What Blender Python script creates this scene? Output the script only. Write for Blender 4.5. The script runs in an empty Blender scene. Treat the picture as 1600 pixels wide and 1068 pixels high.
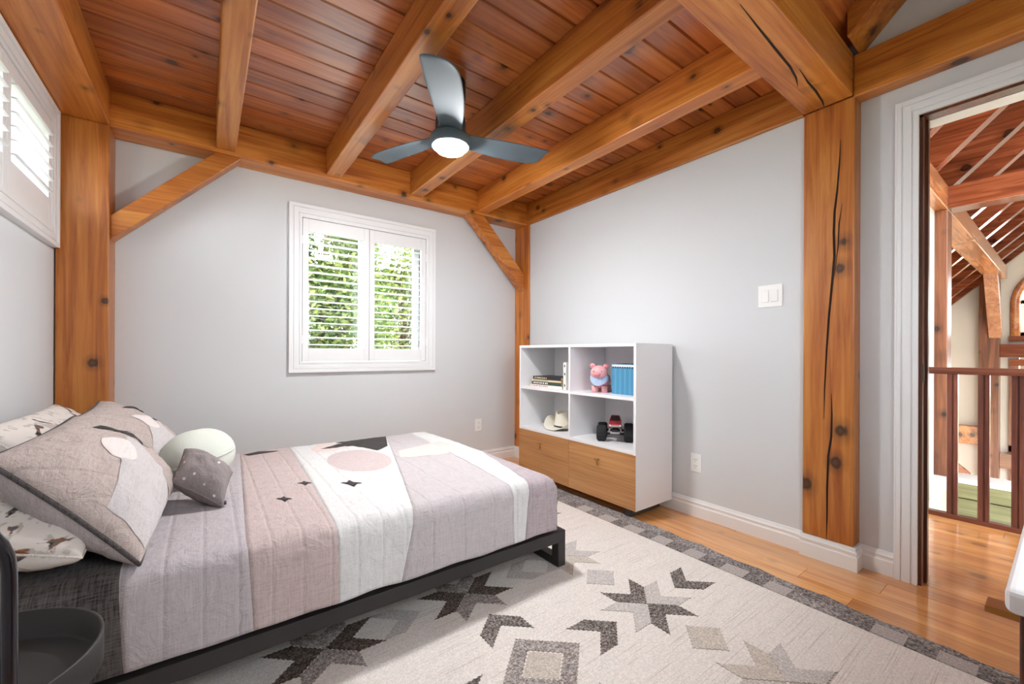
import bpy, bmesh, math, random
from mathutils import Vector, Matrix
random.seed(7)
PI = math.pi
sc = bpy.context.scene
COL = sc.collection

# ------------------------------------------------------------------ camera
cam_d = bpy.data.cameras.new('camera'); cam = bpy.data.objects.new('camera', cam_d); COL.objects.link(cam)
cam_d.sensor_width = 36.0; cam_d.lens = 646.7 / 1600 * 36.0
cam_d.shift_y = 18.0 / 1600; cam_d.clip_start = 0.02; cam_d.clip_end = 300
yaw = math.atan((800 - 322) / 646.7)
cam.location = (0, 0, 1.02)
cam.rotation_euler = (Matrix.Rotation(-yaw, 4, 'Z') @ Matrix.Rotation(PI / 2, 4, 'X') @ Matrix.Rotation(math.radians(0.23), 4, 'Z')).to_euler()
sc.camera = cam

# ------------------------------------------------------------------ world / exposure
W = bpy.data.worlds.new('overcast_sky'); sc.world = W; W.use_nodes = True
bg = W.node_tree.nodes['Background']; bg.inputs[0].default_value = (0.90, 0.95, 1.0, 1); bg.inputs[1].default_value = 7.5
LAMP = 228.0
sc.view_settings.view_transform = 'Standard'; sc.view_settings.look = 'None'
sc.view_settings.exposure = 0.95; sc.view_settings.gamma = 1.0; sc.view_settings.use_curve_mapping = False
try:
    sc.cycles.use_denoising = True; sc.cycles.max_bounces = 8; sc.cycles.diffuse_bounces = 5; sc.cycles.adaptive_threshold = 0.025
    sc.cycles.sample_clamp_indirect = 6.0; sc.cycles.caustics_reflective = False; sc.cycles.caustics_refractive = False
except Exception: pass

# ------------------------------------------------------------------ materials
def lin(c):
    return tuple((v / 255 / 12.92 if v / 255 <= 0.04045 else ((v / 255 + 0.055) / 1.055) ** 2.4) for v in c) + (1.0,)
def newmat(name):
    m = bpy.data.materials.new(name); m.use_nodes = True
    nt = m.node_tree; return m, nt, nt.nodes['Principled BSDF']
def N(nt, t, **kw):
    n = nt.nodes.new(t)
    for k, v in kw.items():
        if k in n.inputs: n.inputs[k].default_value = v
        else: setattr(n, k, v)
    return n
def ramp(nt, stops):
    r = nt.nodes.new('ShaderNodeValToRGB'); el = r.color_ramp.elements
    while len(el) < len(stops): el.new(0.5)
    for e, (p, c) in zip(el, stops): e.position = p; e.color = c
    return r
def mixc(nt, fac, a, b, mode='MIX'):
    m = nt.nodes.new('ShaderNodeMix'); m.data_type = 'RGBA'; m.blend_type = mode
    for sock, v in ((m.inputs[0], fac), (m.inputs[6], a), (m.inputs[7], b)):
        if hasattr(v, 'links') or isinstance(v, bpy.types.NodeSocket): nt.links.new(v, sock)
        else: sock.default_value = v
    return m.outputs[2]
def objcoord(nt, spread=31.0):
    tc = N(nt, 'ShaderNodeTexCoord'); oi = N(nt, 'ShaderNodeObjectInfo')
    mul = N(nt, 'ShaderNodeVectorMath', operation='SCALE'); mul.inputs[0].default_value = (spread, spread * 1.7, spread * .6)
    nt.links.new(oi.outputs['Random'], mul.inputs['Scale'])
    ad = N(nt, 'ShaderNodeVectorMath', operation='ADD')
    nt.links.new(tc.outputs['Object'], ad.inputs[0]); nt.links.new(mul.outputs[0], ad.inputs[1])
    return ad.outputs[0], oi.outputs['Random'], tc
def mapping(nt, vec, scale):
    mp = N(nt, 'ShaderNodeMapping'); mp.inputs['Scale'].default_value = scale
    nt.links.new(vec, mp.inputs['Vector']); return mp.outputs[0]
def wood(name, light, mid, dark, axis, rough=0.42, knots=1.0, coat=0.22, vary=0.25, fine=16.0):
    m, nt, b = newmat(name)
    vec, rnd, _ = objcoord(nt)
    sc1 = [fine * 2.2] * 3; sc1[axis] = 1.5
    sc2 = [5.0] * 3; sc2[axis] = 0.55
    n1 = N(nt, 'ShaderNodeTexNoise', Scale=1.0, Detail=5.0, Roughness=0.62, Distortion=0.9)
    nt.links.new(mapping(nt, vec, sc1), n1.inputs['Vector'])
    n2 = N(nt, 'ShaderNodeTexNoise', Scale=1.0, Detail=3.0, Roughness=0.5, Distortion=1.6)
    nt.links.new(mapping(nt, vec, sc2), n2.inputs['Vector'])
    ad = N(nt, 'ShaderNodeMath', operation='MULTIPLY_ADD'); ad.inputs[1].default_value = 0.55
    nt.links.new(n1.outputs[0], ad.inputs[0])
    m2 = N(nt, 'ShaderNodeMath', operation='MULTIPLY'); m2.inputs[1].default_value = 0.45
    nt.links.new(n2.outputs[0], m2.inputs[0]); nt.links.new(m2.outputs[0], ad.inputs[2])
    rp = ramp(nt, [(0.36, lin(dark)), (0.50, lin(mid)), (0.64, lin(light))]); nt.links.new(ad.outputs[0], rp.inputs[0])
    colr = rp.outputs[0]
    # brightness differs from board to board
    mr = N(nt, 'ShaderNodeMapRange'); mr.inputs['To Min'].default_value = 1 - vary; mr.inputs['To Max'].default_value = 1 + vary * .5
    nt.links.new(rnd, mr.inputs['Value'])
    hs = N(nt, 'ShaderNodeHueSaturation'); nt.links.new(mr.outputs[0], hs.inputs['Value']); nt.links.new(colr, hs.inputs['Color'])
    colr = hs.outputs[0]
    if knots > 0:
        s3 = [6.2] * 3; s3[axis] = 5.2
        vo = N(nt, 'ShaderNodeTexVoronoi', Scale=1.0, Randomness=1.0)
        nt.links.new(mapping(nt, vec, s3), vo.inputs['Vector'])
        nz = N(nt, 'ShaderNodeMath', operation='MULTIPLY_ADD'); nz.inputs[1].default_value = 0.20; nz.inputs[2].default_value = -0.10
        nt.links.new(n1.outputs[0], nz.inputs[0])
        sm = N(nt, 'ShaderNodeMath', operation='ADD'); nt.links.new(vo.outputs['Distance'], sm.inputs[0]); nt.links.new(nz.outputs[0], sm.inputs[1])
        sz = N(nt, 'ShaderNodeSeparateColor'); nt.links.new(vo.outputs['Color'], sz.inputs[0])
        sd_ = N(nt, 'ShaderNodeMapRange'); sd_.inputs['To Min'].default_value = .50; sd_.inputs['To Max'].default_value = 1.9; nt.links.new(sz.outputs[0], sd_.inputs['Value'])
        dv = N(nt, 'ShaderNodeMath', operation='MULTIPLY'); nt.links.new(sm.outputs[0], dv.inputs[0]); nt.links.new(sd_.outputs[0], dv.inputs[1])
        kr = ramp(nt, [(0.03, (.85, .85, .85, 1)), (0.08, (1, 1, 1, 1)), (0.12, (.40, .40, .40, 1)), (0.26, (0, 0, 0, 1))]); nt.links.new(dv.outputs[0], kr.inputs[0])
        km = N(nt, 'ShaderNodeMath', operation='MULTIPLY'); km.inputs[1].default_value = 0.95 * knots; nt.links.new(kr.outputs[0], km.inputs[0])
        colr = mixc(nt, km.outputs[0], colr, lin(tuple(int(v * .30) for v in dark)))
    nt.links.new(colr, b.inputs['Base Color'])
    b.inputs['Roughness'].default_value = rough; b.inputs['Coat Weight'].default_value = coat; b.inputs['Coat Roughness'].default_value = 0.10 if coat >= 1 else 0.25
    bp = N(nt, 'ShaderNodeBump', Strength=0.12, Distance=0.004); nt.links.new(n1.outputs[0], bp.inputs['Height']); nt.links.new(bp.outputs[0], b.inputs['Normal'])
    return m
def plain(name, c, rough=0.5, metal=0.0, bump=0.0, bscale=200.0, coat=0.0, spec=0.5, var=0.0):
    m, nt, b = newmat(name)
    b.inputs['Base Color'].default_value = lin(c); b.inputs['Roughness'].default_value = rough; b.inputs['Metallic'].default_value = metal
    b.inputs['Coat Weight'].default_value = coat; b.inputs['Specular IOR Level'].default_value = spec
    tc = N(nt, 'ShaderNodeTexCoord'); n = N(nt, 'ShaderNodeTexNoise', Scale=bscale, Detail=3.0); nt.links.new(tc.outputs['Object'], n.inputs['Vector'])
    if var > 0:
        rp = ramp(nt, [(0.3, lin(tuple(v * (1 - var) for v in c))), (0.7, lin(tuple(min(255, v * (1 + var)) for v in c)))])
        nt.links.new(n.outputs[0], rp.inputs[0]); nt.links.new(rp.outputs[0], b.inputs['Base Color'])
    if bump > 0:
        bp = N(nt, 'ShaderNodeBump', Strength=bump, Distance=0.003); nt.links.new(n.outputs[0], bp.inputs['Height']); nt.links.new(bp.outputs[0], b.inputs['Normal'])
    return m
def fabric(name, c, var=0.10, wrinkle=0.5, quilt=0.0, weave=(260, 260, 260), speck=0.0):
    """woven cloth; quilt > 0 adds stitched channels running across UV u"""
    m, nt, b = newmat(name)
    b.inputs['Roughness'].default_value = 0.92; b.inputs['Specular IOR Level'].default_value = 0.12; b.inputs['Sheen Weight'].default_value = 0.08
    tc = N(nt, 'ShaderNodeTexCoord')
    mp = mapping(nt, tc.outputs['Object'], (weave[0], weave[1], weave[2]))
    n1 = N(nt, 'ShaderNodeTexNoise', Scale=1.0, Detail=2.0); nt.links.new(mp, n1.inputs['Vector'])
    mpa = mapping(nt, tc.outputs['Object'], (300, 22, 22)); na = N(nt, 'ShaderNodeTexNoise', Scale=1.0, Detail=2.0); nt.links.new(mpa, na.inputs['Vector'])
    mpb = mapping(nt, tc.outputs['Object'], (22, 300, 300)); nb = N(nt, 'ShaderNodeTexNoise', Scale=1.0, Detail=2.0); nt.links.new(mpb, nb.inputs['Vector'])
    n2 = N(nt, 'ShaderNodeTexNoise', Scale=16.0, Detail=5.0, Roughness=0.6, Distortion=1.2); nt.links.new(tc.outputs['Object'], n2.inputs['Vector'])
    s = N(nt, 'ShaderNodeMath', operation='ADD'); nt.links.new(na.outputs[0], s.inputs[0]); nt.links.new(nb.outputs[0], s.inputs[1])
    rp = ramp(nt, [(0.75, lin(tuple(v * (1 - var) for v in c))), (1.0, lin(c)), (1.0, lin(tuple(min(255, v * (1 + var * .4)) for v in c)))])
    rp.color_ramp.elements[0].position = .36; rp.color_ramp.elements[1].position = .5; rp.color_ramp.elements[2].position = .64
    h = N(nt, 'ShaderNodeMath', operation='MULTIPLY'); h.inputs[1].default_value = .5; nt.links.new(s.outputs[0], h.inputs[0])
    nt.links.new(h.outputs[0], rp.inputs[0]); colr = rp.outputs[0]
    if speck > 0:
        vo = N(nt, 'ShaderNodeTexVoronoi', Scale=26.0); nt.links.new(tc.outputs['Object'], vo.inputs['Vector'])
        kr = ramp(nt, [(0.10, (1, 1, 1, 1)), (0.17, (0, 0, 0, 1))]); nt.links.new(vo.outputs['Distance'], kr.inputs[0])
        colr = mixc(nt, kr.outputs[0], colr, lin((226, 222, 220)))
    bw = N(nt, 'ShaderNodeBump', Strength=wrinkle, Distance=0.018); nt.links.new(n2.outputs[0], bw.inputs['Height'])
    last = bw
    if quilt > 0:
        sep = N(nt, 'ShaderNodeSeparateXYZ'); nt.links.new(tc.outputs['UV'], sep.inputs[0])
        dis = N(nt, 'ShaderNodeMath', operation='MULTIPLY_ADD'); dis.inputs[1].default_value = 0.008
        nt.links.new(n2.outputs[0], dis.inputs[0]); nt.links.new(sep.outputs[0], dis.inputs[2])
        pp = N(nt, 'ShaderNodeMath', operation='PINGPONG'); pp.inputs[1].default_value = quilt / 2; nt.links.new(dis.outputs[0], pp.inputs[0])
        gr = N(nt, 'ShaderNodeMapRange', interpolation_type='SMOOTHSTEP'); gr.inputs['From Max'].default_value = 0.010; nt.links.new(pp.outputs[0], gr.inputs['Value'])
        bq = N(nt, 'ShaderNodeBump', Strength=0.5, Distance=0.004); nt.links.new(gr.outputs[0], bq.inputs['Height']); nt.links.new(bw.outputs[0], bq.inputs['Normal'])
        last = bq
        inv = N(nt, 'ShaderNodeMapRange'); inv.inputs['From Max'].default_value = 0.0013; inv.inputs['To Min'].default_value = 0.30; inv.inputs['To Max'].default_value = 0.0
        nt.links.new(pp.outputs[0], inv.inputs['Value'])
        colr = mixc(nt, inv.outputs[0], colr, lin(tuple(v * .62 for v in c)))
    nt.links.new(colr, b.inputs['Base Color'])
    bf = N(nt, 'ShaderNodeBump', Strength=0.25, Distance=0.002); nt.links.new(s.outputs[0], bf.inputs['Height']); nt.links.new(last.outputs[0], bf.inputs['Normal'])
    nt.links.new(bf.outputs[0], b.inputs['Normal'])
    return m
def rugmat(name, c, var, scale=170.0, bump=0.5, ribs=True):
    m, nt, b = newmat(name)
    b.inputs['Roughness'].default_value = 0.97; b.inputs['Specular IOR Level'].default_value = 0.05
    tc = N(nt, 'ShaderNodeTexCoord')
    n = N(nt, 'ShaderNodeTexNoise', Scale=scale, Detail=3.0, Roughness=0.7); nt.links.new(tc.outputs['Object'], n.inputs['Vector'])
    rp = ramp(nt, [(0.36, lin(tuple(v * (1 - var) for v in c))), (0.5, lin(c)), (0.66, lin(tuple(min(255, v * (1 + var)) for v in c)))])
    nt.links.new(n.outputs[0], rp.inputs[0]); colr = rp.outputs[0]
    h = n.outputs[0]
    if ribs:
        mp = mapping(nt, tc.outputs['Object'], (3.0, 210.0, 1.0)); n3 = N(nt, 'ShaderNodeTexNoise', Scale=1.0, Detail=2.0); nt.links.new(mp, n3.inputs['Vector'])
        r3 = ramp(nt, [(0.30, lin((205, 199, 192))), (0.42, (1, 1, 1, 1))]); nt.links.new(n3.outputs[0], r3.inputs[0])
        colr = mixc(nt, 0.6, colr, r3.outputs[0], 'MULTIPLY')
        ad = N(nt, 'ShaderNodeMath', operation='ADD'); nt.links.new(n3.outputs[0], ad.inputs[0]); nt.links.new(n.outputs[0], ad.inputs[1]); h = ad.outputs[0]
    nt.links.new(colr, b.inputs['Base Color'])
    bp = N(nt, 'ShaderNodeBump', Strength=bump, Distance=0.004); nt.links.new(h, bp.inputs['Height']); nt.links.new(bp.outputs[0], b.inputs['Normal'])
    return m
def emit(name, c, s):
    m, nt, b = newmat(name); b.inputs['Base Color'].default_value = (1, 1, 1, 1)
    b.inputs['Emission Color'].default_value = c; b.inputs['Emission Strength'].default_value = s
    return m
def glassmat(name):
    m, nt, b = newmat(name); nt.nodes.remove(b)
    out = nt.nodes['Material Output']; t = N(nt, 'ShaderNodeBsdfTransparent'); g = N(nt, 'ShaderNodeBsdfGlossy', Roughness=0.02)
    mx = N(nt, 'ShaderNodeMixShader'); mx.inputs[0].default_value = 0.05
    nt.links.new(t.outputs[0], mx.inputs[1]); nt.links.new(g.outputs[0], mx.inputs[2]); nt.links.new(mx.outputs[0], out.inputs[0]); return m

AMB = dict(light=(216, 146, 66), mid=(194, 116, 44), dark=(156, 82, 28))
M = {}
for ax, nm in enumerate('xyz'):
    M['timber_' + nm] = wood('amber_timber_' + nm, axis=ax, **AMB)
M['plank'] = wood('ceiling_plank_wood', (200, 122, 60), (176, 96, 42), (136, 66, 28), 0, rough=0.28, coat=0.5, vary=0.28)
M['floor'] = wood('pine_floor', (244, 186, 120), (228, 160, 94), (194, 124, 68), 1, rough=0.30, coat=1.0, knots=0.6, vary=0.16)
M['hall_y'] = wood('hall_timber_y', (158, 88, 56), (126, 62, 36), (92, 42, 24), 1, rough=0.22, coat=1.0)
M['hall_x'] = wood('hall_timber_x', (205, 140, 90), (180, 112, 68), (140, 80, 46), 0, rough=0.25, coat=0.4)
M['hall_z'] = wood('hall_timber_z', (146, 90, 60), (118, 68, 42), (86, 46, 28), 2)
M['rail_y'] = wood('railing_wood_y', (128, 74, 54), (104, 56, 42), (78, 40, 30), 1, rough=0.3, knots=.4)
M['rail_z'] = wood('railing_wood_z', (122, 74, 62), (98, 56, 46), (74, 40, 32), 2, rough=0.3, knots=.2)
M['jamb'] = wood('door_jamb_wood', (120, 66, 40), (96, 50, 30), (70, 36, 22), 2, rough=0.35, knots=0)
M['drawer'] = wood('walnut_veneer_y', (202, 148, 96), (184, 130, 80), (160, 108, 64), 1, rough=0.45, knots=0, coat=0, vary=.04, fine=34)
M['dresser_x'] = wood('dresser_walnut', (112, 62, 42), (92, 50, 34), (70, 36, 26), 0, rough=0.5, knots=0)
M['sage'] = wood('green_light_tinted_board', (142, 138, 104), (124, 120, 88), (104, 100, 70), 1, knots=0)  # green cast of outdoor light put into the board colour
M['wall'] = plain('warm_grey_wall', (212, 215, 217), 0.9, bump=0.06, bscale=260)
M['wall_hall'] = plain('beige_wall', (212, 200, 188), 0.9, bump=0.05)
M['white'] = plain('white_trim_paint', (234, 236, 237), 0.38, bump=0.02, bscale=60)
M['lacquer'] = plain('white_lacquer', (236, 236, 238), 0.42, bump=0.01)
M['lacquer_side'] = M['lacquer']
M['dark'] = plain('dark_gap', (34, 20, 12), 0.9)
M['crack'] = plain('timber_check', (40, 20, 10), 0.95)
M['black'] = plain('black_powder_coat', (42, 40, 40), 0.5, bump=0.03, bscale=500)
M['steel_black'] = plain('gloss_black_tube', (22, 24, 34), 0.16, coat=0.4)
M['fan'] = plain('satin_light_tinted_blade', (84, 96, 104), 0.62, bump=0.02, spec=0.3)  # dark blades; blue-grey of the lighting is put into the colour
M['fandark'] = plain('fan_housing_black', (30, 30, 32), 0.4)
M['plastic'] = plain('white_plastic', (238, 238, 236), 0.35)
M['slot'] = plain('socket_slot', (60, 58, 56), 0.6)
M['brass'] = plain('brass', (176, 128, 70), 0.3, metal=1.0)
M['iron'] = plain('grey_iron', (78, 78, 80), 0.45, metal=0.6)
M['lens'] = emit('lamp_lens', (0.985, 0.985, 0.985, 1), LAMP)
M['glass'] = glassmat('window_glass')
M['grass'] = plain('lawn', (128, 134, 104), 0.95, var=.15, bscale=30)
M['bark'] = plain('bark', (92, 76, 60), 0.95, bump=.6, bscale=30, var=.2)

# ------------------------------------------------------------------ mesh helpers
class MB:
    def __init__(s): s.v = []; s.f = []; s.sm = []; s.uv = None
    def add(s, vs, fs, smooth=False):
        o = len(s.v); s.v += [tuple(p) for p in vs]; s.f += [tuple(i + o for i in f) for f in fs]; s.sm += [smooth] * len(fs); return s
    def box(s, x0, x1, y0, y1, z0, z1):
        return s.add([(x0, y0, z0), (x1, y0, z0), (x1, y1, z0), (x0, y1, z0), (x0, y0, z1), (x1, y0, z1), (x1, y1, z1), (x0, y1, z1)],
                     [(3, 2, 1, 0), (4, 5, 6, 7), (0, 1, 5, 4), (1, 2, 6, 5), (2, 3, 7, 6), (3, 0, 4, 7)])
    def prism(s, pts, axis, a0, a1):
        """closed outline pts (2D, counter-clockwise) extruded along axis; the 2D coords are the other two axes in xyz order"""
        def mk(p, a):
            q = list(p); q.insert(axis, a); return q
        n = len(pts)
        return s.add([mk(p, a0) for p in pts] + [mk(p, a1) for p in pts],
                     [tuple(range(n))[::-1], tuple(range(n, 2 * n))] + [(i, (i + 1) % n, n + (i + 1) % n, n + i) for i in range(n)])
    def tube(s, path, r, n=10, closed=False, caps=True):
        path = [Vector(p) for p in path]; m = len(path); rs = r if isinstance(r, (list, tuple)) else [r] * m
        vs = []; up = None
        for i, p in enumerate(path):
            if closed: t = path[(i + 1) % m] - path[i - 1]
            else: t = path[min(i + 1, m - 1)] - path[max(i - 1, 0)]
            t.normalize()
            if up is None: up = Vector((0, 0, 1)) if abs(t.z) < .9 else Vector((1, 0, 0))
            a = t.cross(up)
            if a.length < 1e-5: a = t.cross(Vector((0, 1, 0)))
            a.normalize(); b = a.cross(t); up = b
            for k in range(n):
                q = 2 * PI * k / n; vs.append(p + (a * math.cos(q) + b * math.sin(q)) * rs[i])
        fs = []
        for i in range(m if closed else m - 1):
            j = (i + 1) % m
            for k in range(n): fs.append((i * n + k, i * n + (k + 1) % n, j * n + (k + 1) % n, j * n + k))
        s.add(vs, fs, True)
        if caps and not closed: s.f += [tuple(len(s.v) - len(vs) + k for k in range(n))[::-1], tuple(len(s.v) - n + k for k in range(n))]; s.sm += [False, False]
        return s
    def lathe(s, prof, c, n=24, sx=1.0, sy=1.0):
        """profile [(r, z)] turned about a vertical axis through c"""
        vs = []; m = len(prof)
        for r, z in prof:
            for k in range(n):
                q = 2 * PI * k / n; vs.append((c[0] + r * math.cos(q) * sx, c[1] + r * math.sin(q) * sy, c[2] + z))
        fs = [(i * n + k, i * n + (k + 1) % n, (i + 1) * n + (k + 1) % n, (i + 1) * n + k) for i in range(m - 1) for k in range(n)]
        s.add(vs, fs, True)
        o = len(s.v) - len(vs)
        for i, rev in ((0, True), (m - 1, False)):
            if prof[i][0] > 1e-4:
                f = tuple(o + i * n + k for k in range(n)); s.f.append(f[::-1] if rev else f); s.sm.append(False)
        return s
    def grid(s, fn, nu, nv, smooth=True, closeu=False):
        vs = [fn(i / nu, j / nv) for i in range(nu + (0 if closeu else 1)) for j in range(nv + 1)]
        w = nv + 1; R = nu if closeu else nu + 1
        return s.add(vs, [(i * w + j, ((i + 1) % R) * w + j, ((i + 1) % R) * w + j + 1, i * w + j + 1) for i in range(nu) for j in range(nv)], smooth)
    def ball(s, c, r, n=16, m=10):
        rx, ry, rz = r if isinstance(r, (tuple, list)) else (r, r, r)
        return s.grid(lambda u, v: (c[0] + rx * math.cos(2 * PI * u) * math.sin(PI * v), c[1] + ry * math.sin(2 * PI * u) * math.sin(PI * v), c[2] - rz * math.cos(PI * v)), n, m, closeu=True)
    def build(s, name, mat, parent=None, bevel=0.0, seg=2, fix=True):
        xs, ys, zs = zip(*s.v)
        if parent is None: o0 = Vector(((min(xs) + max(xs)) / 2, (min(ys) + max(ys)) / 2, min(zs)))
        else: o0 = parent.matrix_world.translation.copy() if parent.type == 'EMPTY' or parent.get('_o') is None else Vector(parent['_o'])
        me = bpy.data.meshes.new(name)
        me.from_pydata([tuple(Vector(p) - o0) for p in s.v], [], s.f)
        me.polygons.foreach_set('use_smooth', s.sm)
        if s.uv:
            ul = me.uv_layers.new(name='UVMap')
            for l in me.loops: ul.data[l.index].uv = s.uv[l.vertex_index]
        if fix:
            bm = bmesh.new(); bm.from_mesh(me); bmesh.ops.recalc_face_normals(bm, faces=bm.faces); bm.to_mesh(me); bm.free()
        me.materials.append(M[mat] if isinstance(mat, str) else mat)
        o = bpy.data.objects.new(name, me); COL.objects.link(o)
        if parent is None: o.location = o0
        else:
            o.parent = parent
        o['_o'] = tuple(o0)
        if bevel > 0:
            b = o.modifiers.new('bevel', 'BEVEL'); b.width = bevel; b.segments = seg; b.limit_method = 'ANGLE'; b.angle_limit = math.radians(40)
        return o
def B(name, mat, x0, x1, y0, y1, z0, z1, parent=None, bevel=0.0):
    return MB().box(min(x0, x1), max(x0, x1), min(y0, y1), max(y0, y1), min(z0, z1), max(z0, z1)).build(name, mat, parent, bevel)
def thing(name, label, cat, loc, group=None):
    o = bpy.data.objects.new(name, None); COL.objects.link(o); o.location = loc; o.empty_display_size = .1
    o['label'] = label; o['category'] = cat
    if group: o['group'] = group
    bpy.context.view_layer.update(); return o
def tag(o, label, cat, group=None):
    o['label'] = label; o['category'] = cat
    if group: o['group'] = group
    return o
def struct(o, label=None):
    o['kind'] = 'structure'
    if label: o['label'] = label
    return o
def sempty(name, loc):
    o = bpy.data.objects.new(name, None); COL.objects.link(o); o.location = loc; o['kind'] = 'structure'
    bpy.context.view_layer.update(); return o

# ------------------------------------------------------------------ key dimensions (metres)
XL, XR, XD = -0.63, 2.49, 2.55          # left wall, right wall, recessed door wall
YF, YN = 3.29, -0.45                    # far wall, near wall behind the camera
ZB, ZP = 2.248, 2.45                    # underside of the beams, underside of the ceiling planks

# ------------------------------------------------------------------ shell
fl = struct(B('floor', 'dark', XL - .2, 3.80, YN - .75, YF + .2, -0.25, -0.022), 'amber pine strip floor of bedroom and landing')
x = XL - .1; k = 0
while x < 3.795:
    x1 = min(x + .127, 3.80)
    cuts = [YN - .7]; yy = YN - .7 + random.uniform(.5, 2.2)
    while yy < YF: cuts.append(yy); yy += random.uniform(1.4, 2.4)
    cuts.append(YF + .05)
    if x > 2.5: cuts = [c for c in cuts if c < .5] + [.72]
    for a, b_ in zip(cuts, cuts[1:]):
        if b_ - a > .02: B('floor_board', 'floor', x + .0006, x1 - .0006, a + .0006, b_ - .0006, -0.021, 0.0, fl, bevel=.0012)
    x = x1
# far wall, with the window opening
WX0, WX1, WZ0, WZ1 = 0.55, 1.505, 0.955, 1.99
m = MB(); t = .18
m.box(XL - .2, WX0, YF, YF + t, -.25, 2.6); m.box(WX1, XR + .3, YF, YF + t, -.25, 2.6)
m.box(WX0, WX1, YF, YF + t, -.25, WZ0); m.box(WX0, WX1, YF, YF + t, WZ1, 2.6)
struct(m.build('wall_far', 'wall'), 'warm grey far wall holding the shuttered window')
# left wall, with its window opening
VY0, VY1, VZ0, VZ1 = 1.855, 2.985, 1.63, 2.155
m = MB()
m.box(XL - t, XL, YN - .2, VY0, -.25, 3.9); m.box(XL - t, XL, VY1, YF + .2, -.25, 2.6)
m.box(XL - t, XL, VY0, VY1, -.25, VZ0); m.box(XL - t, XL, VY0, VY1, VZ1, 2.6)
struct(m.build('wall_left', 'wall'), 'warm grey wall behind the bed head')
DY0, DY1, DZ = -0.40, 0.405, 2.085      # door opening
m = MB()
m.box(XR, XR + .16, .8225, YF + .1, -.25, 2.6)
m.box(XD, XD + .12, DY1, .6115, -.25, 2.6); m.box(XD, XD + .12, DY0, DY1, DZ, 2.6); m.box(XD, XD + .12, YN - .2, DY0, -.25, 2.6)
m.box(XD - .04, XD + .12, YN - .2, .74, 2.44, 3.9)
struct(m.build('wall_right', 'wall'), 'pale grey wall with the bookcase and the open doorway')
NX0, NX1, NZ0, NZ1 = .48, 1.40, 1.12, 2.12     # unseen window added over the dresser, lets in fill daylight
m = MB()
m.box(XL - .2, NX0, YN - .16, YN, -.25, 3.9); m.box(NX1, XD + .2, YN - .16, YN, -.25, 3.9); m.box(NX0, NX1, YN - .16, YN, -.25, NZ0); m.box(NX0, NX1, YN - .16, YN, NZ1, 3.9)
struct(m.build('wall_near', 'wall'), 'grey wall behind the viewpoint')
w5 = sempty('window_fill_added', ((NX0 + NX1) / 2, YN, NZ0)); w5['label'] = 'added white window above the dresser, unseen source of fill daylight'
for a, b_, c_, d_, nm in ((NX0 - .08, NX0, NZ0 - .08, NZ1 + .08, 'casing_side'), (NX1, NX1 + .08, NZ0 - .08, NZ1 + .08, 'casing_side'), (NX0, NX1, NZ1, NZ1 + .08, 'casing_head'), (NX0, NX1, NZ0 - .08, NZ0, 'casing_sill')):
    B(nm, 'white', a, b_, YN, YN + .02, c_, d_, w5)
m = MB()
for a, b_, c_, d_ in ((NX0, NX0 + .04, NZ0, NZ1), (NX1 - .04, NX1, NZ0, NZ1), (.93, .97, NZ0, NZ1), (NX0, NX1, NZ0, NZ0 + .04), (NX0, NX1, NZ1 - .04, NZ1)): m.box(a, b_, YN - .12, YN - .08, c_, d_)
m.build('sash', 'white', w5); B('glass_pane', 'glass', NX0 + .02, NX1 - .02, YN - .102, YN - .098, NZ0 + .02, NZ1 - .02, w5)
# flat plank ceiling over the room
ce = struct(B('ceiling', 'dark', XL - .2, XR + .16, .74, YF + .2, 2.474, 2.60), 'amber tongue and groove plank ceiling')
y = 0.773
while y < 3.25:
    MB().prism([(y + .0045, ZP + .022), (y + .001, ZP + .010), (y + .007, ZP), (y + .123, ZP), (y + .129, ZP + .010), (y + .1255, ZP + .022)], 0, XL, XR + .02).build('ceiling_plank', 'plank', ce)
    y += .13
# vaulted slope over the near end, rising towards the camera
cv = sempty('ceiling_vault', (1.0, .1, 3.0)); cv['label'] = 'dark plank slope rising behind the girder'
yy = .80
while yy > YN - .1:
    z0 = 2.57 + (.585 - yy)
    MB().prism([(yy, z0), (yy, z0 + .03), (yy - .128, z0 + .158), (yy - .128, z0 + .128)], 0, XL, XD + .1).build('vault_plank', 'plank', cv)
    yy -= .13
z0 = 2.457; ya, yb = .60, YN - .02
tag(MB().prism([(ya, z0 + (.585 - ya) + .14), (ya, z0 + (.585 - ya)), (yb, z0 + (.585 - yb)), (yb, z0 + (.585 - yb) + .14)], 0, 2.30, 2.505).build('sloping_rafter', 'timber_y'),
    'dark rafter rising against the grey gable above the door beam', 'rafter')

M['pale_floor'] = plain('pale_floor', (226, 218, 206), .5)
# baseboards
def skirting(name, run, a0, a1, face, sgn, h=.108):
    """run 'y': board along y on plane x=face, sticking out by sgn; run 'x': along x on plane y=face"""
    prof = [(0, 0), (.016, 0), (.016, h * .60), (.012, h * .66), (.012, h * .74), (.015, h * .80), (.009, h * .90), (.005, h), (0, h)]
    m = MB()
    if run == 'y':
        m.prism([(face + sgn * d, z) for d, z in prof], 1, a0, a1)
    else:
        m.prism([(face + sgn * d, z) for d, z in prof], 0, a0, a1)
    return struct(m.build(name, 'white'))
skirting('baseboard_far', 'x', XL, XR, YF, -1)
skirting('baseboard_left', 'y', YN, 3.09, XL, 1)
skirting('baseboard_right', 'y', .82, 3.08, XR, -1)
skirting('baseboard_right', 'y', DY1 + .08, .61, XD, -1)
m = MB(); h = .108
for (lo, hi, d) in ((0, h * .62, .016), (h * .62, h * .76, .011), (h * .76, h * .84, .015), (h * .84, h, .008)):
    m.box(2.465 - d, 2.55, .61 - d, .825 + d * .4, lo, hi)
struct(m.build('baseboard_post', 'white'))
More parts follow.
